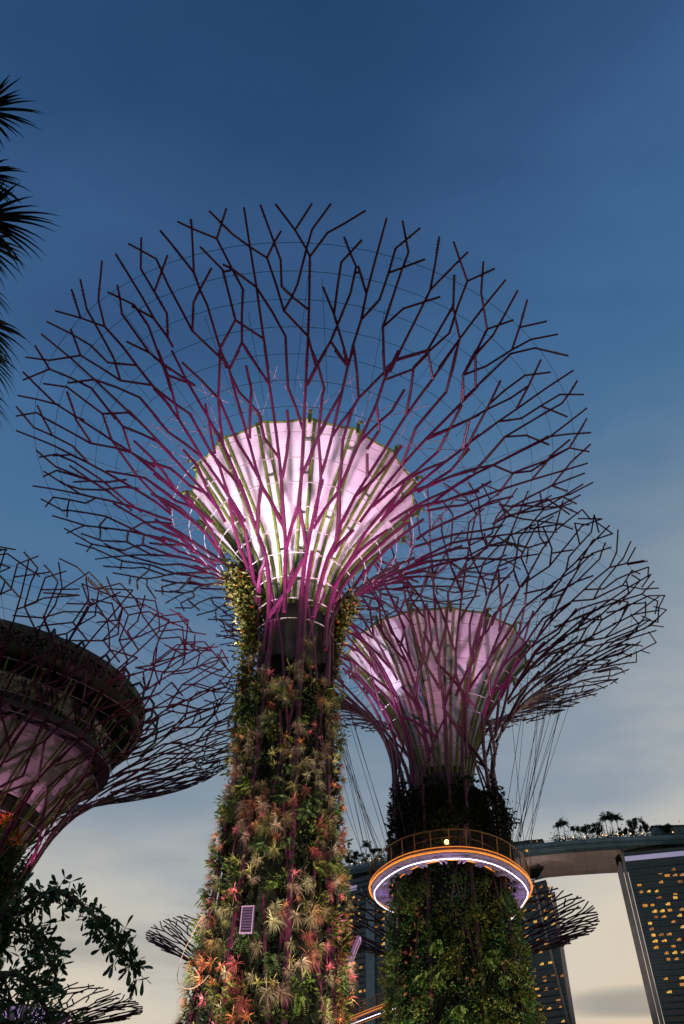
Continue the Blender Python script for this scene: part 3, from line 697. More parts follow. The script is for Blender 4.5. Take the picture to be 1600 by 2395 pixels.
while tries < 5000 and cnt['shrub'] < 26:
    tries += 1
    z = rw.uniform(4.4, 23); a = TOCAM + rw.uniform(-1.75, 1.75)
    if not free(a, z, .34): continue
    m = rw.choice(('fern', 'vine', 'leaf')); n = {'fern': 'bright green', 'vine': 'yellow green', 'leaf': 'dark green'}[m]
    plant('shrub', 'shrub', m, rw.randrange(3), MLOC, a, z, trunk_r(z) + rw.uniform(.0, .2), rw.uniform(.7, 1.3),
          f'{n} leafy shrub rooted in the {zone(z)} trunk of the largest supertree', 'shrub', f'{n} shrubs on the {zone(z)} trunk', rw.uniform(-.5, .5))
    cnt['shrub'] += 1

# flowering vines that climb the neck on both sides
def vine(loc, label, clusters, seed, flowers):
    r = random.Random(seed); root = empty('flowering_vine', loc, label, 'vine')
    mb, fl, st = MB(), MB(), MB(); prev = None
    for (a, t, off, n, spread) in clusters:
        c = MS.at(TOCAM + a, t, off)
        if prev is not None: st.bar(prev, c, .03, n=5)
        prev = c
        for _ in range(n):
            p = c + Vector((r.gauss(0, spread), r.gauss(0, spread), r.gauss(0, spread * 1.1)))
            leaf_quad(mb, p, (rand_dir(r) + Vector((0, 0, -.3))).normalized(), rand_dir(r), r.uniform(.18, .38), r.uniform(.12, .22))
            if r.random() < flowers * .35:
                q = p + rand_dir(r) * .12
                for _ in range(6): leaf_quad(fl, q, rand_dir(r), rand_dir(r), .13, .09)
    st.obj('stem', M['bark'], root)
    mb.obj('leaves', M['vine'], root); fl.obj('flower', M['orange'], root)
    return root
# angle is measured from the camera side; + is to the left as seen from the camera (clockwise from above)
LV = []
for i in range(26):
    f = i / 25
    LV.append((-(1.32 + .34 * max(0, f - .35) + .06 * sin(f * 5)), lerp(6.8, 12.4, f), lerp(.25, .12, f), int(lerp(60, 230, f)), lerp(.16, .50, f)))
vine(MLOC, 'yellow green vine with orange flowers climbing the left side of the largest supertree', LV, 3, .05)
RV = []
for i in range(14):
    f = i / 13
    RV.append(((1.45 + .04 * sin(f * 5)), lerp(8.2, 11.0, f), lerp(.1, .3, f), int(lerp(30, 130, f)), lerp(.12, .38, f)))
vine(MLOC, 'orange flowered vine hanging right of the neck of the largest supertree', RV, 4, .12)

# white creeper stem trailing off the left of the trunk
mb = MB()
def onmain(a, z, off): 
    r = trunk_r(z) + off; t = TOCAM + a; return MLOC + Vector((r * cos(t), r * sin(t), z))
VS = [(-1.05, 11.7, .25), (-1.22, 11.3, .45), (-1.34, 10.7, .6), (-1.42, 10.1, .8), (-1.45, 9.5, .85), (-1.36, 9.0, .8), (-1.2, 8.65, .65), (-1.02, 8.5, .5), (-.88, 8.62, .4), (-.78, 8.95, .3)]
pts = []
for k in range(len(VS) - 1):
    p0, p1, p2, p3 = [Vector(VS[max(0, min(len(VS) - 1, k + q))]) for q in (-1, 0, 1, 2)]
    for q in range(5):
        t = q / 5; pts.append(onmain(*(.5 * ((2 * p1) + (p2 - p0) * t + (2 * p0 - 5 * p1 + 4 * p2 - p3) * t * t + (3 * p1 - p0 - 3 * p2 + p3) * t ** 3))))
mb.tube(pts, [.022 - .012 * k / len(pts) for k in range(len(pts))], 6)
tag(mb.obj('vine_shoot', material('pale_pink_stem', (.36, .24, .22), .6)), 'long pale vine shoot looping off the left edge of the largest trunk', 'vine')

# floodlight boxes bolted to the trunk; the violet light on them is in their colour
vm = material('violet_lit_housing', (.12, .06, .17), .4, .3, var=.2, scale=30)
def floodlight(a, z, off, w, h, d, label, yaw=0.0, tilt=0.0):
    r = trunk_r(z) + off; t = TOCAM + a
    root = empty('floodlight', MLOC + Vector((r * cos(t), r * sin(t), z)), label, 'floodlight')
    root.rotation_euler = (0, tilt, t + yaw)
    mb = MB(); mb.box((0, 0, 0), d, w, h); mb.obj('housing', vm, root)
    mb = MB()
    for sy in (-1, 1): mb.box((d / 2 + .012, sy * (w / 2 - .02), 0), .02, .035, h)
    for sz in (-1, 1): mb.box((d / 2 + .014, 0, sz * (h / 2 - .02)), .02, w, .035)
    mb.obj('frame', material('violet_lit_trim', (.30, .20, .38), .4), root)
    mb = MB()
    for q in range(9): mb.box((d / 2 + .008, 0, -h / 2 + .1 + q * (h - .2) / 8), .02, w - .08, .03)
    mb.obj('shadow_bar', M['cable'], root)  # dark bars stand in for the shadows across the panel
    mb = MB(); mb.bar((-.1, 0, -h / 2 + .2), (-.9, 0, -h / 2 + .1), .05); mb.obj('bracket', M['steel_dark'], root)
    return root
floodlight(-.30, 10.75, .75, .54, 1.05, .12, 'upright violet lit floodlight housing facing out of the trunk plants')
floodlight(1.28, 10.35, .62, .7, 1.15, .12, 'tilted violet lit floodlight housing seen edge on right of the trunk', .12, .42)

# ------------------------------------------------------------------ lights of the largest supertree
for k in range(6):
    a = TOCAM + 2 * pi * (k + .5) / 6
    left = cos(a - (TOCAM - .9))
    p = MLOC + Vector((4.0 * cos(a), 4.0 * sin(a), 22.8)); aim = MLOC + Vector((5.4 * cos(a), 5.4 * sin(a), 35.0))
    lamp('canopy_lamp', p, 11500 * (1 + .6 * left), (1.0, .60, .86) if left < .3 else (1.0, .78, .92), aim, 62, .8, .55)
for k in range(4):
    a = TOCAM + .15 + 2 * pi * (k + .5) / 4
    lamp('branch_lamp', MLOC + Vector((4.2 * cos(a), 4.2 * sin(a), 21.5)), 4200 if abs(atan2(sin(a - 2.75), cos(a - 2.75))) > .7 else 1500, (1.0, .30, .62), MLOC + Vector((15 * cos(a), 15 * sin(a), 37.6)), 78, .8, .15)
for sg, a, d, pw in ((-1, -.95, 5.6, 24000), (1, .85, 5.8, 22000), (0, -.1, 7.0, 12000)):
    p = MLOC + Vector((cos(TOCAM + a) * (4 + d), sin(TOCAM + a) * (4 + d), .6))
    lamp('trunk_lamp', p, pw, (1.0, .82, .60), MLOC + Vector((0, 0, 19)), 50, .9, .10)

# ------------------------------------------------------------------ the supertree on the right with the walkway round it
RLOC = polar(8.1, 59.6)
RCAM = atan2(-RLOC.y, -RLOC.x)
RPROF = [(4.3, 0), (4.25, 3), (4.2, 6), (4.15, 9), (4.05, 12), (3.95, 15), (3.85, 18), (3.85, 21), (3.95, 24), (3.9, 26.4),
         (3.95, 27.9), (4.2, 29.2), (4.65, 30.4), (5.2, 31.5), (5.9, 32.5), (6.75, 33.5), (7.7, 34.4), (8.8, 35.25),
         (9.9, 36.0), (11.15, 36.7), (12.4, 37.3), (13.7, 37.85), (15.0, 38.35), (16.3, 38.85), (17.6, 39.25), (18.9, 39.6)]
RFUN = [(2.0, 26.5), (2.25, 28), (2.8, 30), (3.7, 32), (4.9, 34), (6.1, 35.7), (7.0, 36.7), (7.66, 37.4)]
right, RS = supertree('supertree', RLOC, 'supertree on the right ringed by a walkway glowing orange', RPROF, 9, 16, 23,
                      funnel=(RFUN, 16, 'membrane'), hoops=9, rot=RCAM + .17, mirror=-1, loop=.3, dense=.35, rr=(.14, .095, .056))
core(right, [(3.2, 0), (2.9, 12), (2.4, 22), (2.1, 27), (2.0, 29)])
def rtrunk(z):
    return trunk_r(z, ((0, 4.7), (6, 4.55), (12, 4.3), (17, 4.0), (19, 3.65), (22, 3.6), (26, 3.3), (40, 3.2)))
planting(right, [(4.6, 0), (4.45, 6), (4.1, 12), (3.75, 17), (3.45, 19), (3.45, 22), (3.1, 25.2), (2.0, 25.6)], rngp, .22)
rr_ = random.Random(31)
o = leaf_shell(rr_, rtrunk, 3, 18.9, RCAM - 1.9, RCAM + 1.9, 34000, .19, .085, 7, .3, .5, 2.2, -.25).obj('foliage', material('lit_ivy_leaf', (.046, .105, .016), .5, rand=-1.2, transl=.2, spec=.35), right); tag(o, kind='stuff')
o = leaf_shell(rr_, rtrunk, 3, 18.5, RCAM - 1.9, RCAM + 1.9, 15000, .20, .085, 30, .4, .5, 4.1, .35).obj('creeper', material('pale_ivy_leaf', (.15, .16, .030), .5, rand=-.9, transl=.2, spec=.35), right); tag(o, kind='stuff')
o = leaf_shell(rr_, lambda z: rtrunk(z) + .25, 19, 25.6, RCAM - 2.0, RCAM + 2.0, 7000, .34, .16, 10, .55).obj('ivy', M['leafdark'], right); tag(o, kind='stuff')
# an ivy shoot sticking out on the right of the neck
mb = MB()
for _ in range(260):
    a = RCAM + 1.5 + rr_.gauss(0, .08); z = 23.6 + rr_.gauss(0, .55); r = 4.0 + abs(rr_.gauss(0, .45))
    leaf_quad(mb, Vector((r * cos(a), r * sin(a), z)), rand_dir(rr_), rand_dir(rr_), .3, .16)
mb.obj('ivy_shoot', M['leafdark'], right)
placed.clear(); n = 0; t = 0
PATCH = [(-.55, 16.3), (-.62, 14.2), (-.72, 12.6), (-.5, 11.6), (-.78, 9.0), (-.45, 8.3), (-.02, 8.2), (.1, 9.8), (.42, 8.3), (.75, 8.0), (.2, 12.5), (.62, 13.5)]
for (pa, pz) in PATCH:
    for _ in range(8):
        a = RCAM + pa + rr_.gauss(0, .06); z = pz + rr_.gauss(0, .4)
        if not free(a, z, .22): continue
        m = rr_.choice(('brom_pink', 'brom_coral', 'brom_coral')); nm = BRN[m]
        plant('bromeliad', 'brom', m, rr_.randrange(3), RLOC, a, z, rtrunk(z) + rr_.uniform(.35, .55), rr_.uniform(.35, .7),
              f'{nm} bromeliad in the ivy below the walkway on the right supertree', 'bromeliad', f'{nm} bromeliads in the ivy of the right supertree', rr_.uniform(-1, 1))
for k in range(4):
    a = RCAM + 2 * pi * (k + .42) / 4
    left = cos(a - (RCAM - 1.1))
    p = RLOC + Vector((5.6 * cos(a), 5.6 * sin(a), 25.0)); aim = RLOC + Vector((7.6 * cos(a), 7.6 * sin(a), 38.6))
    lamp('canopy_lamp', p, 5200 * (1 + .7 * left), (1.0, .55, .88) if left < .4 else (.90, .78, 1.0), aim, 40, .35, .3)
for a, d, pw, col in ((-.9, 4, 10500, (1, .90, .62)), (.85, 4, 10500, (1, .88, .60)), (0, 6, 6000, (.95, .9, .55))):
    p = RLOC + Vector((cos(RCAM + a) * (5 + d), sin(RCAM + a) * (5 + d), .6))
    lamp('trunk_lamp', p, pw, col, RLOC + Vector((0, 0, 12)), 70, .6, .15)

for _ in range(150):
    z = rr_.uniform(5, 17.5); a = RCAM + rr_.uniform(-1.6, 1.6)
    if not free(a, z, .55): continue
    if rr_.random() < .5:
        plant('fern', 'fern', 'fern', rr_.randrange(3), RLOC, a, z, rtrunk(z) + rr_.uniform(.2, .5), rr_.uniform(.7, 1.5), 'bright green fern hanging out of the ivy on the right supertree', 'fern', 'ferns in the ivy of the right supertree', rr_.uniform(-.6, .6))
    else:
        plant('shrub', 'shrub', 'vine', rr_.randrange(3), RLOC, a, z, rtrunk(z) + rr_.uniform(.1, .4), rr_.uniform(.8, 1.7), 'yellow green shrub bulging from the ivy on the right supertree', 'shrub', 'shrubs in the ivy of the right supertree', rr_.uniform(-.6, .6))

# ------------------------------------------------------------------ walkway
OUT = [(-1.2, 11.0), (-3.48, 6.78), (-4.73, 4.9), (-5.45, 3.16), (-5.7, 1.36), (-5.62, 0), (-5.11, -2.17), (-4.11, -4.43), (-2.83, -5.86),
       (-.95, -6.75), (.93, -6.57), (2.79, -5.25), (4.5, -2.81), (5.46, -.59), (5.76, .84), (5.84, 2.35), (5.78, 5.34), (5.6, 7.0), (4.6, 11.0)]
def smooth_path(pts, sub=5):
    out = []
    for i in range(len(pts) - 1):
        p0, p1, p2, p3 = [Vector((*pts[max(0, min(len(pts) - 1, i + k))], 0)) for k in (-1, 0, 1, 2)]
        for j in range(sub):
            t = j / sub
            out.append(.5 * ((2 * p1) + (p2 - p0) * t + (2 * p0 - 5 * p1 + 4 * p2 - p3) * t * t + (3 * p1 - p0 - 3 * p2 + p3) * t ** 3))
    out.append(Vector((*pts[-1], 0)))
    return out
orange_glow = material('orange_edge_light', (.8, .3, .05), .5, emit=(1.0, .30, .055), estr=.58)
white_glow = material('white_led_strip', (.9, .9, .95), .5, emit=(.92, .86, 1.0), estr=2.2)
lav = material('violet_lit_steel', (.30, .22, .40), .5, var=.2, scale=3)  # violet floodlight cast mixed into the beam and soffit colours
deckm = material('walkway_soffit', (.17, .12, .22), .6, var=.3, scale=5)
railm = material('bronze_rail', (.30, .15, .05), .4, .6)
meshm = material('rail_mesh', (.05, .035, .03), .5, .3)
def walkway(loc, outline, label, z0, width, posts=24, beams=True, closed_side=1):
    root = empty('elevated_walkway', loc + Vector((0, 0, z0)), label, 'walkway')
    P = smooth_path(outline); n = len(P)
    nor = []
    for i in range(n):
        d = P[min(i + 1, n - 1)] - P[max(i - 1, 0)]; d.normalize(); nor.append(Vector((-d.y, d.x, 0)) * closed_side)  # inward
    off = lambda k, z: [P[i] + nor[i] * k + Vector((0, 0, z)) for i in range(n)]
    a, b, c, d = off(.12, 0), off(width - .1, 0), off(width - .1, .28), off(.12, .28)
    mb = MB()
    for i in range(n - 1):
        mb.quad(a[i], a[i + 1], b[i + 1], b[i]); mb.quad(b[i], b[i + 1], c[i + 1], c[i])
        mb.quad(c[i], c[i + 1], d[i + 1], d[i]); mb.quad(d[i], d[i + 1], a[i + 1], a[i])
    mb.obj('deck', deckm, root)
    mb = MB(); mb.tube(off(0, .08), .070, 8); mb.tube(off(.03, .34), .035, 6); mb.obj('edge_light', orange_glow, root)
    mb = MB(); mb.tube(off(width, .05), .07, 8); mb.obj('inner_edge_light', orange_glow, root)
    mb = MB(); mb.tube(off(.34, -.30), .034, 8); mb.obj('led_strip', white_glow, root)
    if beams:
        mb = MB()
        for k in (.62, .85, 1.12): mb.tube(off(k, -.06), .035, 5)
        L = 0
        for i in range(3, n - 3, 5):
            t = (P[i + 1] - P[i - 1]).normalized()
            for s in (-.16, .16): mb.box(P[i] + nor[i] * (width / 2 + .24) + t * s + Vector((0, 0, -.12)), width * .72, .07, .2, nor[i], t)
        mb.obj('beam', lav, root)
    mb = MB(); mb.tube(off(.10, 1.46), .045, 6); mb.tube(off(width - .06, 1.46), .04, 6); mb.obj('handrail', railm, root)
    step = max(1, n // posts)
    for i in range(0, n, step):
        mb = MB(); mb.bar(P[i] + nor[i] * .12 + Vector((0, 0, .2)), P[i] + nor[i] * .08 + Vector((0, 0, 1.46)), .04, n=5); mb.obj('post', railm, root)
    mb = MB()
    for z in [.45 + .09 * k for k in range(11)]: mb.tube(off(.13, z), .009, 4)
    mb.obj('rail_wire', meshm, root)
    return root, P, nor
ring, RP, RN = walkway(RLOC, OUT, 'curved walkway with orange edges and a white light strip round the right supertree', 19.2, 1.55)
# suspension cables from the branches down to the deck
rc = random.Random(8)
for side in (-1, 1):
    for k in range(15):
        i = rc.choice([j for j in range(12, len(RP) - 12) if RP[j].x * side > 3.6])
        foot = RP[i] + RN[i] * rc.choice((.1, 1.4)) + Vector((0, 0, .3))
        ang = atan2(foot.y, foot.x) + rc.uniform(-.35, .45) * 1
        top = RS.at(ang, 9 + rc.uniform(8.5, 12)) - Vector((0, 0, 19.2))
        mb = MB(); mb.bar(foot, top, .022, n=4, cap=False); mb.obj('suspension_cable', M['cable'], ring)
glow = material('warm_lamp_glass', (1, .8, .5), .4, emit=(1.0, .58, .20), estr=3.0)
def warm_globe(name, p, r, label, grp=None, stem=.5):
    root = empty(name, p, label, 'lamp', grp)
    mb = MB(); mb.ball((0, 0, stem), r); mb.obj('globe', glow, root)
    mb = MB(); mb.bar((0, 0, 0), (0, 0, stem - r * .8), r * .25, n=5); mb.obj('stem', M['cable'], root)
    return root
lp = RLOC + Vector((-.85, -4.9, 19.5))
warm_globe('walkway_lamp', lp, .17, 'round warm lamp shining behind the walkway railing of the right supertree', stem=.95)
lamp('walkway_glow', lp + Vector((0, -.1, 1.2)), 60, (1, .6, .25), size=.1)
for k in range(3):
    i = 20 + k * 24
    if i < len(RP): lamp('soffit_lamp', RLOC + RP[i] + RN[i] * .8 + Vector((0, 0, 18.0)), 44, (.66, .45, 1.0), size=.08)

# ---- people
def person(loc, face, label, shirt, trousers, pose=0, seed=0, bag=None):
    r = random.Random(seed)
    root = empty('person', loc, label, 'person'); root.rotation_euler = (0, 0, face)
    V, E, R = [], [], []
    def v(p, rad, par=None):
        V.append(p); R.append(rad); i = len(V) - 1
        if par is not None: E.append((par, i))
        return i
    pel = v((0, 0, .95), .15); wa = v((0, 0, 1.12), .135, pel); ch = v((0, .02, 1.32), .165, wa); ne = v((0, .01, 1.50), .065, ch)
    hd = v((0, -.01, 1.60), .085, ne); v((0, -.015, 1.70), .092, hd)
    for s in (-1, 1):
        hp = v((.10 * s, 0, .88), .105, pel); kn = v((.11 * s, -.03 - .03 * (s > 0), .48), .065, hp); an = v((.12 * s, .02, .09), .045, kn); v((.13 * s, -.13, .04), .042, an)
        sh = v((.20 * s, .02, 1.42), .07, ch)
        el = v((.27 * s, .03 - .02 * pose, 1.13), .048, sh)
        ha = v((.22 * s, -.24, 1.08 + .1 * pose) if pose else (.27 * s, -.06, .88), .034, el)
        v((.20 * s, -.32, 1.09 + .12 * pose) if pose else (.265 * s, -.09, .80), .032, ha)
    me = bpy.data.meshes.new('body'); me.from_pydata(V, E, []); me.update()
    ob = bpy.data.objects.new('body', me); COL.objects.link(ob); ob.parent = root
    sk = ob.modifiers.new('skin', 'SKIN'); ob.modifiers.new('subd', 'SUBSURF').levels = 1
    for i, d in enumerate(me.skin_vertices[0].data): d.radius = (R[i], R[i]); d.use_root = (i == 0)
    me.materials.append(shirt)
    mb = MB(); mb.ball((0, .02, 1.745), .105, 10, 6); mb.obj('hair', material('dark_hair', (.012, .010, .009), .6), root, smooth=True)
    mb = MB()
    for s in (-1, 1): mb.tube([(.10 * s, 0, .93), (.105 * s, -.02, .7), (.115 * s, -.02, .47), (.12 * s, .02, .12)], [.125, .105, .085, .065], 10)
    mb.obj('trousers', trousers, root, smooth=True)
    return root
darkcloth = material('black_cloth', (.014, .014, .018), .8); greycloth = material('grey_cloth', (.10, .10, .12), .8)
maroon = material('dusky_red_cloth', (.16, .06, .08), .8)
i0 = min(range(len(RP)), key=lambda i: (RP[i] - Vector((-4.55, -2.6, 0))).length)
person(RLOC + RP[i0] + RN[i0] * .5 + Vector((0, 0, 19.48)), radians(-50), 'person in dark clothes standing at the left end of the walkway railing', darkcloth, darkcloth, 1, 1)
i1 = min(range(len(RP)), key=lambda i: (RP[i] - Vector((.5, -6.6, 0))).length)
person(RLOC + RP[i1] + RN[i1] * .8 + Vector((0, 0, 19.48)), radians(20), 'person in a dusky red top walking behind the middle of the railing', maroon, darkcloth, 0, 2)

# a further stretch of the same kind of walkway, low behind the two trunks
far = [(-6.0, 116), (-1.0, 110.5), (1.6, 107), (3.8, 102.0), (5.9, 97.2), (9.5, 90.5), (13, 86)]
fw, FP_, FN_ = walkway(Vector((0, 0, 0)), far, 'distant straight stretch of walkway between the two trunks', 18.3, 1.8, 22, False, 1)
for k, (x, y, nm) in enumerate(((2.35, 106.5, 'left'), (3.1, 105.2, 'right'))):
    person(Vector((x, y, 18.6)), radians(30 + 160 * k), f'person in dark clothes on the distant walkway, {nm} of the pair', darkcloth, greycloth, k, 4 + k)

# ------------------------------------------------------------------ the supertree cut by the left edge, with a rooftop deck
LLOC = polar(-25.5, 60)
LCAM = atan2(-LLOC.y, -LLOC.x)
LPROF = [(5.9, 0), (5.7, 2.5), (5.6, 5), (5.5, 7.5), (5.4, 10), (5.4, 12), (5.42, 14), (5.55, 16), (5.8, 17.6), (6.2, 19.0),
         (6.6, 20.2), (7.1, 21.3), (7.7, 22.3), (8.4, 23.2), (9.2, 24.0), (10.1, 24.8), (11.1, 25.5), (12.1, 26.1), (13.1, 26.6),
         (14.1, 27.1), (15.1, 27.6), (16.1, 28.1), (17.0, 28.5), (17.9, 28.9), (18.8, 29.3), (19.6, 29.7)]
left, LS = supertree('supertree', LLOC, 'supertree cut by the left edge with a dark rooftop deck above its branches', LPROF, 9, 24, 41,
                     hoops=10, rot=LCAM + .5, mirror=1, loop=.6, dense=1.0, rr=(.10, .068, .046), mats=('steel_dark', 'olive', 'membrane'))
core(left, [(4.6, 0), (4.5, 14), (4.5, 18), (5.2, 20.0), (5.95, 21.5)])
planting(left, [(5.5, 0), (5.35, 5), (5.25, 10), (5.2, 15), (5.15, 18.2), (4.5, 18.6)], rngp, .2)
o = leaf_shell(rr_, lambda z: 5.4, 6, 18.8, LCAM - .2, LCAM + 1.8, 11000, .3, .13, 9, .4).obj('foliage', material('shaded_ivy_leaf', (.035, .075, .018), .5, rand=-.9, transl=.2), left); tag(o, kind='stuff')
mb = MB(); mb.lathe([(6.0, 21.6), (6.5, 22.4), (7.6, 23.9), (8.8, 25.3)], 64); lf = mb.obj('funnel', M['membrane'], left, smooth=True)
for k in range(28):
    a = 2 * pi * k / 28
    mb = MB()
    for sg in (-.02, .02):
        mb.tube([(r * cos(a + sg), r * sin(a + sg), z) for r, z in ((4.7, 18.0), (5.4, 20.1), (6.5, 22.1), (7.9, 23.9), (9.2, 25.5), (10.2, 27.1), (11.2, 29.2))], .075, 6)
    mb.obj('rib', M['olive'], lf)
dark_glass = material('dark_deck_glass', (.010, .018, .022), .12, spec=.6)
dk = bpy.data.objects.new('rooftop_deck', None); COL.objects.link(dk); dk.parent = left; dk.scale = (.955, .955, 1.0); dk.location = (0, 0, -1.15)
mb = MB(); mb.lathe([(9.0, 26.25), (9.6, 26.6), (9.9, 27.0), (9.9, 29.3)], 64); mb.obj('glass_band', dark_glass, dk, smooth=True)
mb = MB(); mb.lathe([(9.3, 26.15), (10.2, 26.5), (10.2, 26.9), (9.9, 27.0)], 64); mb.obj('floor_edge', material('dark_deck_edge', (.03, .03, .03), .6), dk)
mb = MB()
for k in range(40):
    a = 2 * pi * k / 40; mb.bar((9.93 * cos(a), 9.93 * sin(a), 27.0), (9.93 * cos(a), 9.93 * sin(a), 29.3), .06, n=4)
mb.obj('mullion', M['cable'], dk)
# deep perforated fascia: two hoops and a lattice of leaf-like cut plates between them
fm = material('dark_green_fascia', (.018, .032, .014), .55, var=.4, scale=2)
mb = MB(); mb.lathe([(9.9, 29.3), (11.2, 29.15), (11.7, 29.4), (11.85, 29.9)], 64); mb.lathe([(11.95, 30.7), (12.0, 31.2), (11.4, 31.5), (7, 31.8), (.1, 32)], 64); mb.obj('roof', fm, dk, smooth=True)
mb = MB(); rl = random.Random(3)
for _ in range(2600):
    a = rl.uniform(0, 2 * pi); z = rl.uniform(29.9, 30.75); r = 11.9 + rl.gauss(0, .04)
    d = (Vector((-sin(a), cos(a), 0)) * rl.uniform(-1, 1) + Vector((0, 0, rl.uniform(-1, 1)))).normalized()
    leaf_quad(mb, Vector((r * cos(a), r * sin(a), z)), d, Vector((cos(a), sin(a), 0)), rl.uniform(.25, .5), rl.uniform(.10, .2))
mb.obj('lattice', fm, dk)
for k in range(8):
    a = LCAM + .2 + k * .17
    mb = MB(); mb.tube([(r * cos(a), r * sin(a), z) for r, z in ((11.9, 31.0), (12.6, 31.2), (13.1, 30.6), (13.1, 29.6), (12.4, 28.8), (11.5, 28.4))], .10, 7)
    mb.obj('bracket', fm, dk, smooth=True)
for k in range(2):
    a = LCAM + .35 + k * .8
    p = LLOC + Vector((6.5 * cos(a), 6.5 * sin(a), 17.6)); aim = LLOC + Vector((7.6 * cos(a), 7.6 * sin(a), 27))
    lamp('canopy_lamp', p, 430, (1.0, .40, .70), aim, 95, .6, .12)
lamp('trunk_lamp', LLOC + Vector((cos(LCAM + .9) * 13, sin(LCAM + .9) * 13, .6)), 1800, (.8, 1, .5), LLOC + Vector((0, 0, 10)), 70, .6, .15)
mb = MB()
for (a, z) in ((LCAM + .55, 20.0), (LCAM + .75, 19.2)):
    for _ in range(30): leaf_quad(mb, Vector((6.2 * cos(a), 6.2 * sin(a), z)) + rand_dir(rl) * .35, rand_dir(rl), rand_dir(rl), .3, .2)
mb.obj('flower', M['orange'], left)

# ------------------------------------------------------------------ three smaller supertrees further off
def small_tree(az, D, R, z, seed, label, rr, mirror, funnel=False, lampc=None, rot=0.0):
    loc = polar(az, D); cam_a = atan2(-loc.y, -loc.x); sx, sz = R / 19.4, z / 39.6
    prof = [(r * sx * (1.0 if k > 12 else 1.15), h * sz) for k, (r, h) in enumerate(MAIN_PROF)]
    fun = None
    if funnel: fun = ([(r * sx, h * sz) for r, h in FUN], 12, 'membrane')
    t, S = supertree('supertree', loc, label, prof, 9, 12, seed, rscale=1.0, funnel=fun, hoops=8, rot=cam_a + rot, rr=rr, mirror=mirror, cables=False, thin=.22, mats=('steel_dark', 'olive', 'membrane'))
    core(t, [(r * sx * .9, h * sz) for r, h in MAIN_PROF[:10]] + [(1.9 * sx, 28.5 * sz)])
    planting(t, [(r * sx * 1.05, h * sz) for r, h in MAIN_PROF[:9]], rngp, .12)
    if lampc:
        for k in range(2):
            a = cam_a - .8 + 1.6 * k; p = loc + Vector((1.9 * cos(a), 1.9 * sin(a), z * .62)); lamp('canopy_lamp', p, 1700, lampc, loc + Vector((2.8 * cos(a), 2.8 * sin(a), z * .88)), 70, .6, .1)
    return t
small_tree(8.0, 82, 13.4, 22.3, 51, 'distant bare supertree behind the right trunk', (.10, .078, .062), -1, rot=.4)
small_tree(-5.6, 88, 9.7, 21.9, 52, 'distant bare supertree half hidden behind the left side of the largest trunk', (.08, .065, .052), 1, rot=-.3)
small_tree(-18.3, 90, 11.2, 15.9, 53, 'small distant supertree with a violet lit funnel at the bottom left corner', (.09, .072, .055), -1, True, (.72, .45, 1.0), rot=.2)

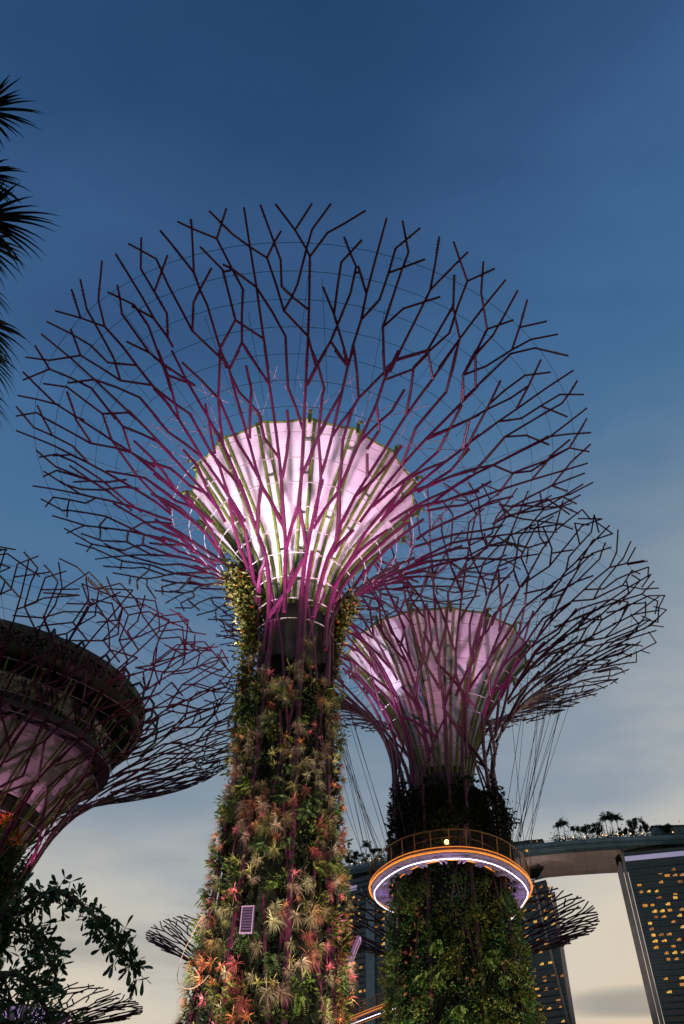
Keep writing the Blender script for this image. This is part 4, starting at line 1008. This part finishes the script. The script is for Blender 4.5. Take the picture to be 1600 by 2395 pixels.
# ------------------------------------------------------------------ the hotel: three leaning towers and the deck across their tops
glassm = material('dark_hotel_glass', (.006, .020, .028), .25, spec=.5, var=.35, scale=.12)
slabm = material('hotel_floor_edge', (.026, .062, .072), .7, var=.2, scale=.3)
wallm = material('grey_hotel_wall', (.17, .155, .150), .85, var=.15, scale=.2)
wallb = material('blue_grey_hotel_wall', (.20, .24, .27), .8, var=.15, scale=.2)
wins = [material('orange_lit_window', (.4, .2, .05), .5, emit=(1.0, .40, .06), estr=.5),
        material('amber_lit_window', (.5, .3, .05), .5, emit=(1.0, .52, .10), estr=.75),
        material('dim_lit_window', (.3, .15, .05), .5, emit=(.75, .26, .06), estr=.28)]
lilac = material('lilac_cove_light', (.4, .35, .5), .5, emit=(.40, .38, .60), estr=.42)
rt = random.Random(12)
def tower(label, A, deg, ul, ur, ztop, rows, lit, cove=None, fin=None, extra=None, bays=4.6):
    t = Vector((cos(radians(deg)), sin(radians(deg)), 0)); n = Vector((t.y, -t.x, 0))   # n faces the camera
    root = empty('hotel_tower', (A[0], A[1], 0), label, 'tower')
    P = lambda u, z, o=0.0: t * u + n * o + Vector((0, 0, z))
    mb = MB(); zs = [0, 30, 60, 90, 120, 150, ztop]
    for z0, z1 in zip(zs[:-1], zs[1:]):
        a, b, c, d = P(ul(z0), z0), P(ur(z0), z0), P(ur(z1), z1), P(ul(z1), z1)
        mb.quad(a, b, c, d)
        back = [P(ul(z0), z0, -26), P(ur(z0) - 30, z0, -26), P(ur(z1) - 30, z1, -26), P(ul(z1), z1, -26)]
        mb.quad(back[1], back[0], back[3], back[2]); mb.quad(back[0], a, d, back[3]); mb.quad(b, back[1], back[2], c)
    mb.quad(P(ul(ztop), ztop), P(ur(ztop), ztop), P(ur(ztop) - 30, ztop, -26), P(ul(ztop), ztop, -26))
    mb.obj('facade', glassm, root)
    mb = MB()
    for z in rows:
        mb.box((P(ul(z), z, .35) + P(ur(z), z, .35)) / 2, ur(z) - ul(z), .9, .62, t, n)
    mb.obj('floor_edge', slabm, root)
    mb = MB(); u = ul(100) + 2
    while u < ur(100):
        d0 = u - ul(100)
        mb.bar(P(ul(0) + d0, 0, .12), P(ul(ztop) + d0, ztop - 7, .12), .13, n=4); u += bays * 2
    mb.obj('mullion', slabm, root)
    lit = list(lit)
    for _ in range(int(len(lit) * .55)):
        u, z = rt.choice(lit); u += bays * rt.choice((-2, -1, 1, 2)) * .98; z += (rows[20] - rows[21]) * rt.choice((-2, -1, 0, 1, 3))
        if ul(z) + 2 < u < min(ur(z) - 2, 60) and 60 < z < ztop - 9 and all(abs(u - a) > 3.4 or abs(z - b) > 2 for a, b in lit) and not (deg == -43 and u > -2): lit.append((u, z))
    for k, (u, z) in enumerate(lit):
        w, h = rt.uniform(1.8, 2.9), rt.uniform(1.1, 1.6); m = wins[rt.choices((0, 1, 2), (5, 4, 2))[0]]
        mb = MB(); mb.box(P(u, z, .10), w, .12, h, t, n); wo = mb.obj('lit_window', m, root)
        mb = MB(); mb.box(P(u + rt.uniform(-.7, .7), z - h * .1, .18), .18, .08, h * .96, t, n)
        if rt.random() < .6: mb.box(P(u - w * .3, z + h * .3, .18), w * .4, .08, h * .4, t, n)
        mb.obj('curtain', slabm, wo)
    if cove:
        u0, u1, z0, z1 = cove
        mb = MB(); mb.box(P((u0 + u1) / 2, (z0 + z1) / 2, .5), u1 - u0, .5, z1 - z0, t, n); mb.obj('cove_light', lilac, root)
    if extra: extra(root, P, t, n)
    return root
rowsR = [171.1, 166.9, 162.9, 158.9, 154.8, 150.8, 147.1, 143.7, 140.7, 137.4, 134.1, 130.8] + [127.5 - 3.3 * k for k in range(38)]
litR = [(22.9, 165.0), (27.5, 164.9), (31.7, 164.7), (5.4, 160.9), (5.6, 156.9), (10.1, 156.9), (14.7, 156.6), (15.2, 152.9), (6.2, 149.0), (10.5, 148.9),
        (11.0, 145.4), (15.4, 145.3), (19.8, 145.3), (11.0, 142.1), (24.6, 142.1), (6.8, 138.9), (20.2, 138.9), (7.0, 135.8), (24.8, 135.8), (7.3, 132.4),
        (11.7, 132.4), (16.3, 132.4), (7.5, 129.2), (21.0, 129.2), (12.4, 122.5), (17.0, 122.5), (12.7, 119.2), (17.2, 119.2), (8.9, 109.4), (17.8, 109.4), (17.1, 106.0), (9.2, 102.7),
        (29.5, 160.9), (26.5, 145.3), (27.2, 132.4)]
ulR = lambda z: .2 + (172 - z) * .034
def extraR(root, P, t, n):
    mb = MB()
    for k, (u0, u1, o0, o1) in enumerate(((-6.2, -2.6, -.9, -.5), (-2.3, -.05, -.2, .5))):
        zs = [0, 40, 80, 120, 160, 170]
        for z0, z1 in zip(zs[:-1], zs[1:]):
            s0, s1 = ulR(z0) - .2, ulR(z1) - .2
            a, b, c, d = P(u0 + s0, z0, o0), P(u1 + s0, z0, o1), P(u1 + s1, z1, o1), P(u0 + s1, z1, o0)
            mb.quad(a, b, c, d)
            mb.quad(P(u0 + s0, z0, -26), a, d, P(u0 + s1, z1, -26))
        if k == 0: mb.quad(P(-6.2, 170, -.9), P(-2.6, 170, -.5), P(-2.6, 176, -.5), P(-4.2, 176, -.9))
        else: mb.quad(P(-2.3, 170, -.2), P(-.05, 170, .5), P(-.05, 182, .5), P(-1.6, 182, -.2))
    mb.obj('end_wall', wallm, root)
tower('dark hotel tower at the right edge with lit orange windows', (186.7, 525.3), -22, ulR, lambda z: 62 + 0 * z, 181, rowsR, litR, (0, 62, 175.6, 178.4), extra=extraR)
litM = [(-8.4, 164.5), (-2.6, 162.7), (-2.6, 158.0), (-16.7, 160.6), (-8.5, 158.6), (-2.5, 154.3), (-16.2, 156.3), (-8.4, 155.2), (-23.0, 152.8), (-16.0, 151.7), (-7.3, 150.1),
        (-2.2, 145.9), (-7.9, 145.8), (-22.8, 145.8), (-16.1, 145.0), (-23.1, 142.4), (-16.0, 141.7), (-11.0, 141.3), (-16.2, 135.1), (-21.9, 132.2), (-10.2, 131.5), (-15.3, 127.8),
        (-15.3, 121.2), (-9.1, 121.0), (-21.5, 118.6), (-21.4, 115.0), (-14.6, 114.4), (-8.2, 114.3), (-2.2, 113.1), (-21.0, 108.2), (-14.7, 107.6), (-7.5, 107.0),
        (-20.2, 104.4), (-7.0, 100.6), (-20.5, 97.9), (-14.2, 97.4), (-6.5, 97.2), (-5.9, 90.1)]
urM = lambda z: -1.2 + max(0, (160 - z)) * .016 - max(0, z - 160) * .35
def extraM(root, P, t, n):
    mb = MB()
    for z0, z1 in ((0, 40), (40, 80), (80, 120), (120, 150), (150, 170)):
        f = lambda z: -13.2 + (168 - z) * .146
        mb.quad(P(f(z0) - .9, z0, .9), P(f(z0) + .5, z0, .9), P(f(z1) + .5, z1, .9), P(f(z1) - .9, z1, .9))
        mb.quad(P(f(z0) + .5, z0, .9), P(f(z0) + .5, z0, 0), P(f(z1) + .5, z1, 0), P(f(z1) + .5, z1, .9))
    mb.obj('fin', wallm, root)
    mb = MB()
    for z0, z1 in ((0, 40), (40, 80), (80, 120), (120, 150), (150, 160)):
        mb.quad(P(urM(z0), z0, .5), P(urM(z0) + 1.9, z0, -1), P(urM(z1) + 1.9, z1, -1), P(urM(z1), z1, .5))
    mb.obj('end_wall', wallm, root)
tower('middle hotel tower seen right of the ivy trunk below the walkway', (140.86, 537.9), -47, lambda z: -62 + 0 * z, urM, 168, [169.5 - 3.65 * k for k in range(46)], litM, extra=extraM, bays=6.6)
litL = [(-18.5, 164.4), (-10.8, 164.3), (-11.8, 158.6), (-6.7, 157.7), (-11.4, 154.2), (-6.0, 153.3), (-12.4, 150.1), (-5.6, 149.1), (-15.0, 153.8), (9.5, 152.0), (16.0, 151.0), (15.6, 146.9),
        (15.5, 143.1), (9.8, 143.2), (15.1, 135.3), (15.0, 132.3), (13.6, 126.3), (-10.7, 134.3), (-11.0, 127.9), (-10.2, 124.5), (-4.0, 121.4), (-10.3, 107.9), (-4.2, 108.1), (-.6, 108.3),
        (-.6, 101.9), (-.6, 98.4), (-.6, 95.4), (-3.8, 98.7)]
def extraL(root, P, t, n):
    mb = MB()
    for u0, u1, o in ((.9, 8.2, .95), (16.9, 26, .95)):
        zt = 160 if u0 < 5 else 150
        mb.box(P((u0 + u1) / 2, zt / 2, o / 2), u1 - u0, o, zt, t, n)
    mb.obj('blank_wall', wallb, root)
    mb = MB(); mb.bar(P(-3.5, 168.5, 1.2), P(4.6, 157.5, 1.2), .5, n=4); mb.bar(P(4.6, 157.5, 1.2), P(8.5, 163, 1.2), .5, n=4); mb.obj('strut', wallb, root)
tower('left hotel tower seen between the two big trunks', (22.8, 569.4), -43, lambda z: -62 + 0 * z, lambda z: 26 + 0 * z, 176, [173 - 3.55 * k for k in range(48)], litL, (-26, -7.5, 168.6, 171.4), extra=extraL, bays=6)

# the boat-shaped deck
EDGE = [(-75, 650), (7, 600), (28, 585), (75, 563), (117, 546), (147, 534), (173, 526), (199, 520), (225, 516), (275, 509), (330, 505)]
deck = empty('roof_deck', (0, 0, 0), 'long boat shaped deck spanning the hotel tower tops', 'deck')
SEC = [(38, 190), (-.2, 190), (-.6, 188.6), (.2, 184.6), (3, 183.2), (8, 181.2), (16, 179.0), (24, 177.8), (31, 177.6), (37, 181.5), (38, 190)]
def deck_pts(o, z):
    out = []
    for i, (x, y) in enumerate(EDGE):
        a, b = EDGE[max(0, i - 1)], EDGE[min(len(EDGE) - 1, i + 1)]
        d = Vector((b[0] - a[0], b[1] - a[1], 0)).normalized(); out.append(Vector((x, y, 0)) + Vector((-d.y, d.x, 0)) * o + Vector((0, 0, z)))
    return out
hullm = material('brown_grey_hull_cladding', (.29, .235, .215), .8, var=.15, scale=.08)
fasm = material('blue_grey_fascia', (.085, .14, .165), .65, var=.3, scale=.15)
for nm, seg, m in (('fascia', (0, 4), fasm), ('hull', (3, 10), hullm)):
    mb = MB(); rws = [deck_pts(o, z) for o, z in SEC[seg[0]:seg[1] + 1]]
    for r0, r1 in zip(rws[:-1], rws[1:]):
        for i in range(len(EDGE) - 1): mb.quad(r0[i], r0[i + 1], r1[i + 1], r1[i])
    mb.obj(nm, m, deck)
mb = MB()
hp = [deck_pts(o - .15, z - .12) for o, z in SEC[4:10]]
for i in range(len(EDGE) - 1):
    for q in range(5):
        for r0, r1 in zip(hp[:-1], hp[1:]): mb.bar(lerp(r0[i], r0[i + 1], q / 5), lerp(r1[i], r1[i + 1], q / 5), .10, n=4)
mb.obj('seam', fasm, deck)
mb = MB()
for zz in (185.4, 187.0):
    for p, q in zip(deck_pts(-.8, zz)[:-1], deck_pts(-.8, zz)[1:]): mb.bar(p, q, .18, n=4)
mb.obj('band', slabm, deck)
mb = MB(); mb.tube(deck_pts(.3, 191.1), .12, 4)
for i in range(1, len(EDGE) - 1):
    for j in range(6):
        p = lerp(deck_pts(.3, 190)[i], deck_pts(.3, 190)[i + 1], j / 6); mb.bar(p, p + Vector((0, 0, 1.1)), .07, n=4)
mb.obj('parapet_rail', slabm, deck)
for px_, py_, ax, ay in ((60, 500, 100, 570), (150, 440, 165, 545)):
    lamp('podium_floodlight', Vector((px_, py_, 12)), 400000, (1.0, .80, .72), Vector((ax, ay, 179)), 44, .8, 1.0)
DE = deck_pts(5, 190)
def on_deck(x, o=5):
    q = deck_pts(o, 190)
    for a, b in zip(q[:-1], q[1:]):
        if a.x <= x <= b.x: return lerp(a, b, (x - a.x) / (b.x - a.x))
    return q[-1]
# low roof blocks on the deck
for x0, x1, h, lab in ((112, 141, 3.6, 'low dark pavilion roof left of the deck palms'), (209, 262, 7.5, 'grey plant room block at the right end of the roof deck')):
    root = empty('pavilion', on_deck((x0 + x1) / 2, 9), lab, 'pavilion')
    a, b = on_deck(x0, 9), on_deck(x1, 9); d = (b - a); L = d.length; d.normalize(); nn = Vector((-d.y, d.x, 0)); base = on_deck((x0 + x1) / 2, 9)
    c = (a + b) / 2 - base
    mb = MB(); mb.box(c + Vector((0, 0, h / 2)), L, 8, h, d, nn); mb.obj('wall', fasm if h > 5 else glassm, root)
    mb = MB(); mb.box(c + Vector((0, 0, h + .3)), L + 1.6, 9.6, .5, d, nn)
    mb.box(c + d * (L * .18) + Vector((0, 0, h + 1.2)), L * .12, 3, 1.4, d, nn); mb.box(c - d * (L * .12) + Vector((0, 0, h + .9)), L * .2, 3, .9, d, nn)
    mb.obj('roof', slabm, root)
    if h > 5:
        mb = MB()
        for q in range(4): mb.bar(c - d * (L * .45 - q * .9) + Vector((0, 0, h + .5)), c - d * (L * .45 - q * .9) + Vector((0, 0, h + 2.6 + .5 * (q % 2))), .10, n=4)
        mb.obj('aerial', slabm, root)
# trees and palms on the deck
rd = random.Random(66)
def deck_tree(x, h, palm, label, o=4.0, w=1.3):
    h *= 1.15
    b = on_deck(x, o); root = empty('palm_tree' if palm else 'tree', b, label, 'palm' if palm else 'tree', None)
    mb, lf_ = MB(), MB()
    lean = rd.uniform(-.6, .6)
    top = Vector((lean, 0, h * (.80 if palm else .55)))
    mb.tube([(0, 0, 0), (lean * .3, 0, h * .35), top], [.28, .22, .16], 6)
    if palm:
        for k in range(34):
            a = rd.uniform(0, 2 * pi); e = rd.uniform(-.1, 1.3); L = h * rd.uniform(.26, .36); p = top.copy(); d = Vector((cos(a) * cos(e), sin(a) * cos(e), sin(e)))
            for j in range(6):
                q = p + d * L / 6; sd = d.cross(Vector((0, 0, 1))); sd = sd.normalized() if sd.length > .01 else Vector((1, 0, 0))
                for sg in (-1, 1): leaf_quad(lf_, p, (sd * sg + d * .6 - Vector((0, 0, .5))).normalized(), d, L * .34 * (1 - j / 9), L * .14)
                p = q; d = (d - Vector((0, 0, .22))).normalized()
        for _ in range(60):
            p = Vector((rd.gauss(0, h * .16 * w), rd.gauss(0, 1), abs(rd.gauss(0, h * .16)))); leaf_quad(lf_, p, rand_dir(rd), rand_dir(rd), 1.3, .7)
    else:
        blobs = [Vector((rd.gauss(0, h * .17 * w), rd.gauss(0, h * .12), h * rd.uniform(.42, .9))) for _ in range(12)]
        for bb in blobs:
            mb.bar(top * .8, bb, .10, .04, n=4)
            for _ in range(90):
                p = bb + rand_dir(rd) * h * .115 * rd.random() ** .5; leaf_quad(lf_, p, rand_dir(rd), rand_dir(rd), rd.uniform(.7, 1.3), rd.uniform(.4, .7))
    mb.obj('trunk', M['bark'], root); lf_.obj('crown', M['palm'], root)
    return root
for x, h, pm, lab in ((150, 12, 1, 'palm at the left end of the row on the roof deck'), (153.5, 13.5, 1, 'tall palm second from the left of the row on the roof deck'), (160, 9.5, 1, 'short lone palm between bushy trees on the roof deck'),
                      (166.5, 11, 0, 'bushy tree right of the short lone palm on the roof deck'), (173.5, 10.5, 0, 'bushy tree left of the three tall palms on the roof deck'), (179.5, 14.5, 1, 'left palm of the three tall palms on the roof deck'),
                      (183.5, 16, 1, 'middle palm of the three tall palms on the roof deck'), (187.5, 15.5, 1, 'right palm of the three tall palms on the roof deck'), (192, 7.5, 0, 'low tree between the tall palms and the round tree on the roof deck'),
                      (197, 13, 0, 'broad round tree on the roof deck above the right tower'), (204, 9.5, 0, 'small loose tree right of the broad round tree on the roof deck'), (216, 8, 0, 'bush lit yellow in front of the plant room on the roof deck'),
                      (12, 9, 0, 'leftmost bushy tree on the far end of the roof deck'), (19, 11, 0, 'second bushy tree on the far end of the roof deck'), (24.5, 14.5, 1, 'tall palm on the far end of the roof deck'), (31, 10, 0, 'tree on the far end of the roof deck beside the walkway railing')):
    deck_tree(x, h, pm, lab, rd.uniform(2.5, 6))
hg = empty('hedge', (0, 0, 0), 'low dark planting running between the palms on the roof deck', 'hedge')
mb = MB()
for _ in range(4200):
    x = rd.choice((rd.uniform(146, 236), rd.uniform(146, 206), rd.uniform(4, 40))); b = on_deck(x, rd.uniform(2, 7)) + Vector((0, 0, abs(rd.gauss(0, 2.6)) * (1 + .5 * sin(x * .9)))); leaf_quad(mb, b, rand_dir(rd), rand_dir(rd), rd.uniform(.7, 1.4), rd.uniform(.4, .7))
o = mb.obj('leaves', M['palm'], hg); tag(o, kind='stuff')
for k, x in enumerate((152, 158, 165, 176, 178, 185, 188.5, 193, 200, 219, 228, 14, 20, 25, 27, 33)):
    b = on_deck(x, 1.6); root = empty('deck_lamp', b, 'small warm lamp among the plants on the roof deck', 'lamp', 'warm lamps along the roof deck')
    mb = MB(); mb.ball((0, 0, 2.1 + .4 * (k % 2)), .33); mb.obj('globe', glow, root)
    mb = MB(); mb.bar((0, 0, 0), (0, 0, 1.9), .08, n=4); mb.obj('stem', M['cable'], root)
for k, x in enumerate((118, 128, 131.5, 135)):
    q = on_deck(x, -1.0) - Vector((0, 0, 4.2 if k == 1 else -1.2)); mb = MB(); mb.box((0, 0, 0), 1.6 if k == 1 else .7, .3, 1.3 if k == 1 else .6)
    o = mb.obj('facade_lamp', wins[1] if k == 1 else wins[0], None, loc=q); tag(o, 'yellow light set in the deck fascia' if k == 1 else 'tiny orange light under the low dark pavilion roof', 'lamp', None if k == 1 else 'tiny orange lights under the pavilion roof')

# ------------------------------------------------------------------ near frangipani branch at the lower left
PY = 13.0
fr = empty('frangipani_tree', (-5.6, PY + .3, 0), 'dark leafy frangipani tree reaching in at the lower left', 'tree')
FB = Vector((-5.6, PY + .3, 0)); rf = random.Random(19)
wood, lv = MB(), MB()
def obovate(mb, p, d, up, L, W):
    s = d.cross(up); s = s.normalized() if s.length > .01 else d.orthogonal().normalized()
    nrm = s.cross(d); prof = ((.0, .05), (.25, .16), (.55, .42), (.78, .5), (.93, .34), (1.0, .04)); prev = None
    for f, w in prof:
        c = p + d * (L * f) - nrm * (L * .18 * f * f); a, b = c - s * W * w, c + s * W * w
        if prev: mb.quad(prev[0], prev[1], b, a)
        prev = (a, b)
def limb(pts, r0, r1, leaves=True, dens=1.0, spread=.16):
    pts = [Vector(p) - FB for p in pts]; n = len(pts); wood.tube(pts, [lerp(r0, r1, i / (n - 1)) for i in range(n)], 6)
    if not leaves: return
    tot = sum((b - a).length for a, b in zip(pts[:-1], pts[1:]))
    for a, b in zip(pts[:-1], pts[1:]):
        d = (b - a)
        for _ in range(int(d.length * 62 * dens)):
            c = a + d * rf.random(); tw = (rand_dir(rf) * Vector((1, 1, 1)) + Vector((.15, 0, -.25))).normalized(); e = c + tw * rf.uniform(.05, spread * 1.8)
            wood.bar(c, e, .008, .005, n=4)
            for _ in range(rf.randint(2, 5)):
                dd = (tw * .5 + rand_dir(rf) * .9 + Vector((0, 0, -.15))).normalized(); obovate(lv, e, dd, rand_dir(rf), rf.uniform(.11, .24), rf.uniform(.040, .078))
Z = EYE
limb([(-5.6, PY + .3, 0), (-5.5, PY + .2, 2.6), (-5.25, PY + .1, 4.2)], .14, .09, False)
limb([(-5.25, PY + .1, 4.2), (-4.85, PY, 4.95), (-4.55, PY - .05, 5.15), (-4.2, PY, 5.24), (-3.85, PY, 5.12), (-3.45, PY, 4.85), (-3.05, PY, 4.48), (-2.74, PY, 4.16)], .045, .012, True, 1.0, .13)
limb([(-5.25, PY + .1, 4.2), (-4.8, PY + .2, 4.75), (-4.4, PY + .15, 4.7), (-4.05, PY + .1, 4.3), (-3.9, PY, 4.1)], .05, .018, True, .9)
limb([(-5.4, PY + .2, 3.4), (-4.9, PY + .1, 4.0), (-4.5, PY, 4.15), (-4.15, PY, 3.95), (-3.85, PY, 3.6), (-3.55, PY, 3.35)], .06, .018, True, .85, .2)
limb([(-5.5, PY + .2, 2.6), (-5.0, PY, 3.3), (-4.55, PY, 3.55), (-4.1, PY, 3.45), (-3.7, PY, 3.2), (-3.42, PY, 2.95)], .06, .018, True, .70, .22)
limb([(-5.5, PY, 2.4), (-5.0, PY - .1, 2.85), (-4.5, PY - .1, 3.1), (-4.05, PY - .1, 3.1), (-3.75, PY - .1, 2.75), (-3.5, PY - .1, 2.4)], .06, .018, True, .70, .22)
limb([(-5.3, PY - .3, 3.0), (-4.8, PY - .2, 3.3), (-4.4, PY - .2, 3.2), (-4.05, PY - .2, 2.8)], .04, .015, True, .6, .22)
wood.obj('trunk', M['bark'], fr); lv.obj('crown', M['plum'], fr)

# ------------------------------------------------------------------ fan palm at the left edge
PB = Vector((-6.35, 6.3, 0))
fp = empty('fan_palm', PB, 'tall dark fan palm whose leaf tips reach in at the left edge', 'palm')
rp_ = random.Random(9)
mb = MB(); mb.tube([(0, 0, 0), (.05, 0, 5), (0, .05, 13.0)], [.2, .16, .14], 10); mb.obj('trunk', M['bark'], fp)
def fan(tipdir, petiole, L, n=34, spread=1.9, start=None, droop=.35, seed=0):
    r = random.Random(seed); mb = MB(); d = Vector(tipdir).normalized()
    s = Vector(start); c = s + petiole
    mb.tube([s, lerp(s, c, .5) + Vector((0, 0, .08)), c], [.03, .022, .018], 5)
    up = Vector((0, 0, 1)); side = d.cross(up).normalized(); nr = side.cross(d).normalized()
    for k in range(n):
        t = lerp(-spread, spread, k / (n - 1)) + r.uniform(-.09, .09)
        e = (d * cos(t) + side * sin(t) * .9 + nr * (.25 * cos(t * 1.5) + r.uniform(-.06, .06))).normalized()
        l = L * (1 - .22 * abs(t) / spread) * r.uniform(.75, 1.1); w = side * cos(t) - d * sin(t); prev = None; p = c.copy(); dd = e.copy()
        for j in range(7):
            f = j / 6; ww = .034 * (1 - f ** 1.6) + .002
            a, b = p - w * ww, p + w * ww
            if prev: mb.quad(prev[0], prev[1], b, a)
            prev = (a, b); dd = (dd - Vector((0, 0, droop * f * .55))).normalized(); p = p + dd * (l / 6)
    return mb.obj('frond', M['palm'], fp)
CROWN = Vector((-6.35, 6.3, 12.9))
for k, (end, d, L, n, sp) in enumerate((((-6.95, 6.3, 16.9), (.9, .1, .35), 1.15, 21, 1.0), ((-6.3, 6.3, 14.4), (1, .1, .12), 1.0, 21, .8), ((-5.72, 6.3, 13.0), (1, .0, .25), 1.2, 21, 1.1),
                                        ((-5.55, 6.2, 12.2), (.95, .1, -.35), 1.05, 21, .9), ((-4.97, 6.3, 10.35), (.9, .1, -.45), 1.0, 21, .8), ((-4.75, 6.2, 9.7), (.85, .1, -.6), 1.0, 21, .8),
                                        ((-4.6, 6.3, 9.1), (.8, .0, -.7), .95, 24, .8), ((-7.4, 6.9, 13.4), (-.8, .3, .4), 1.2, 34, 1.6), ((-6.5, 7.4, 13.3), (-.2, 1, .3), 1.2, 34, 1.6), ((-6.4, 5.2, 13.2), (0, -1, .2), 1.2, 34, 1.6))):
    st = CROWN - Vector((0, 0, max(0, (12.6 - end[2]) * .55)))
    v = Vector(end) - st
    fan(d, v, L, n, sp, st - PB, .55, k + 31)
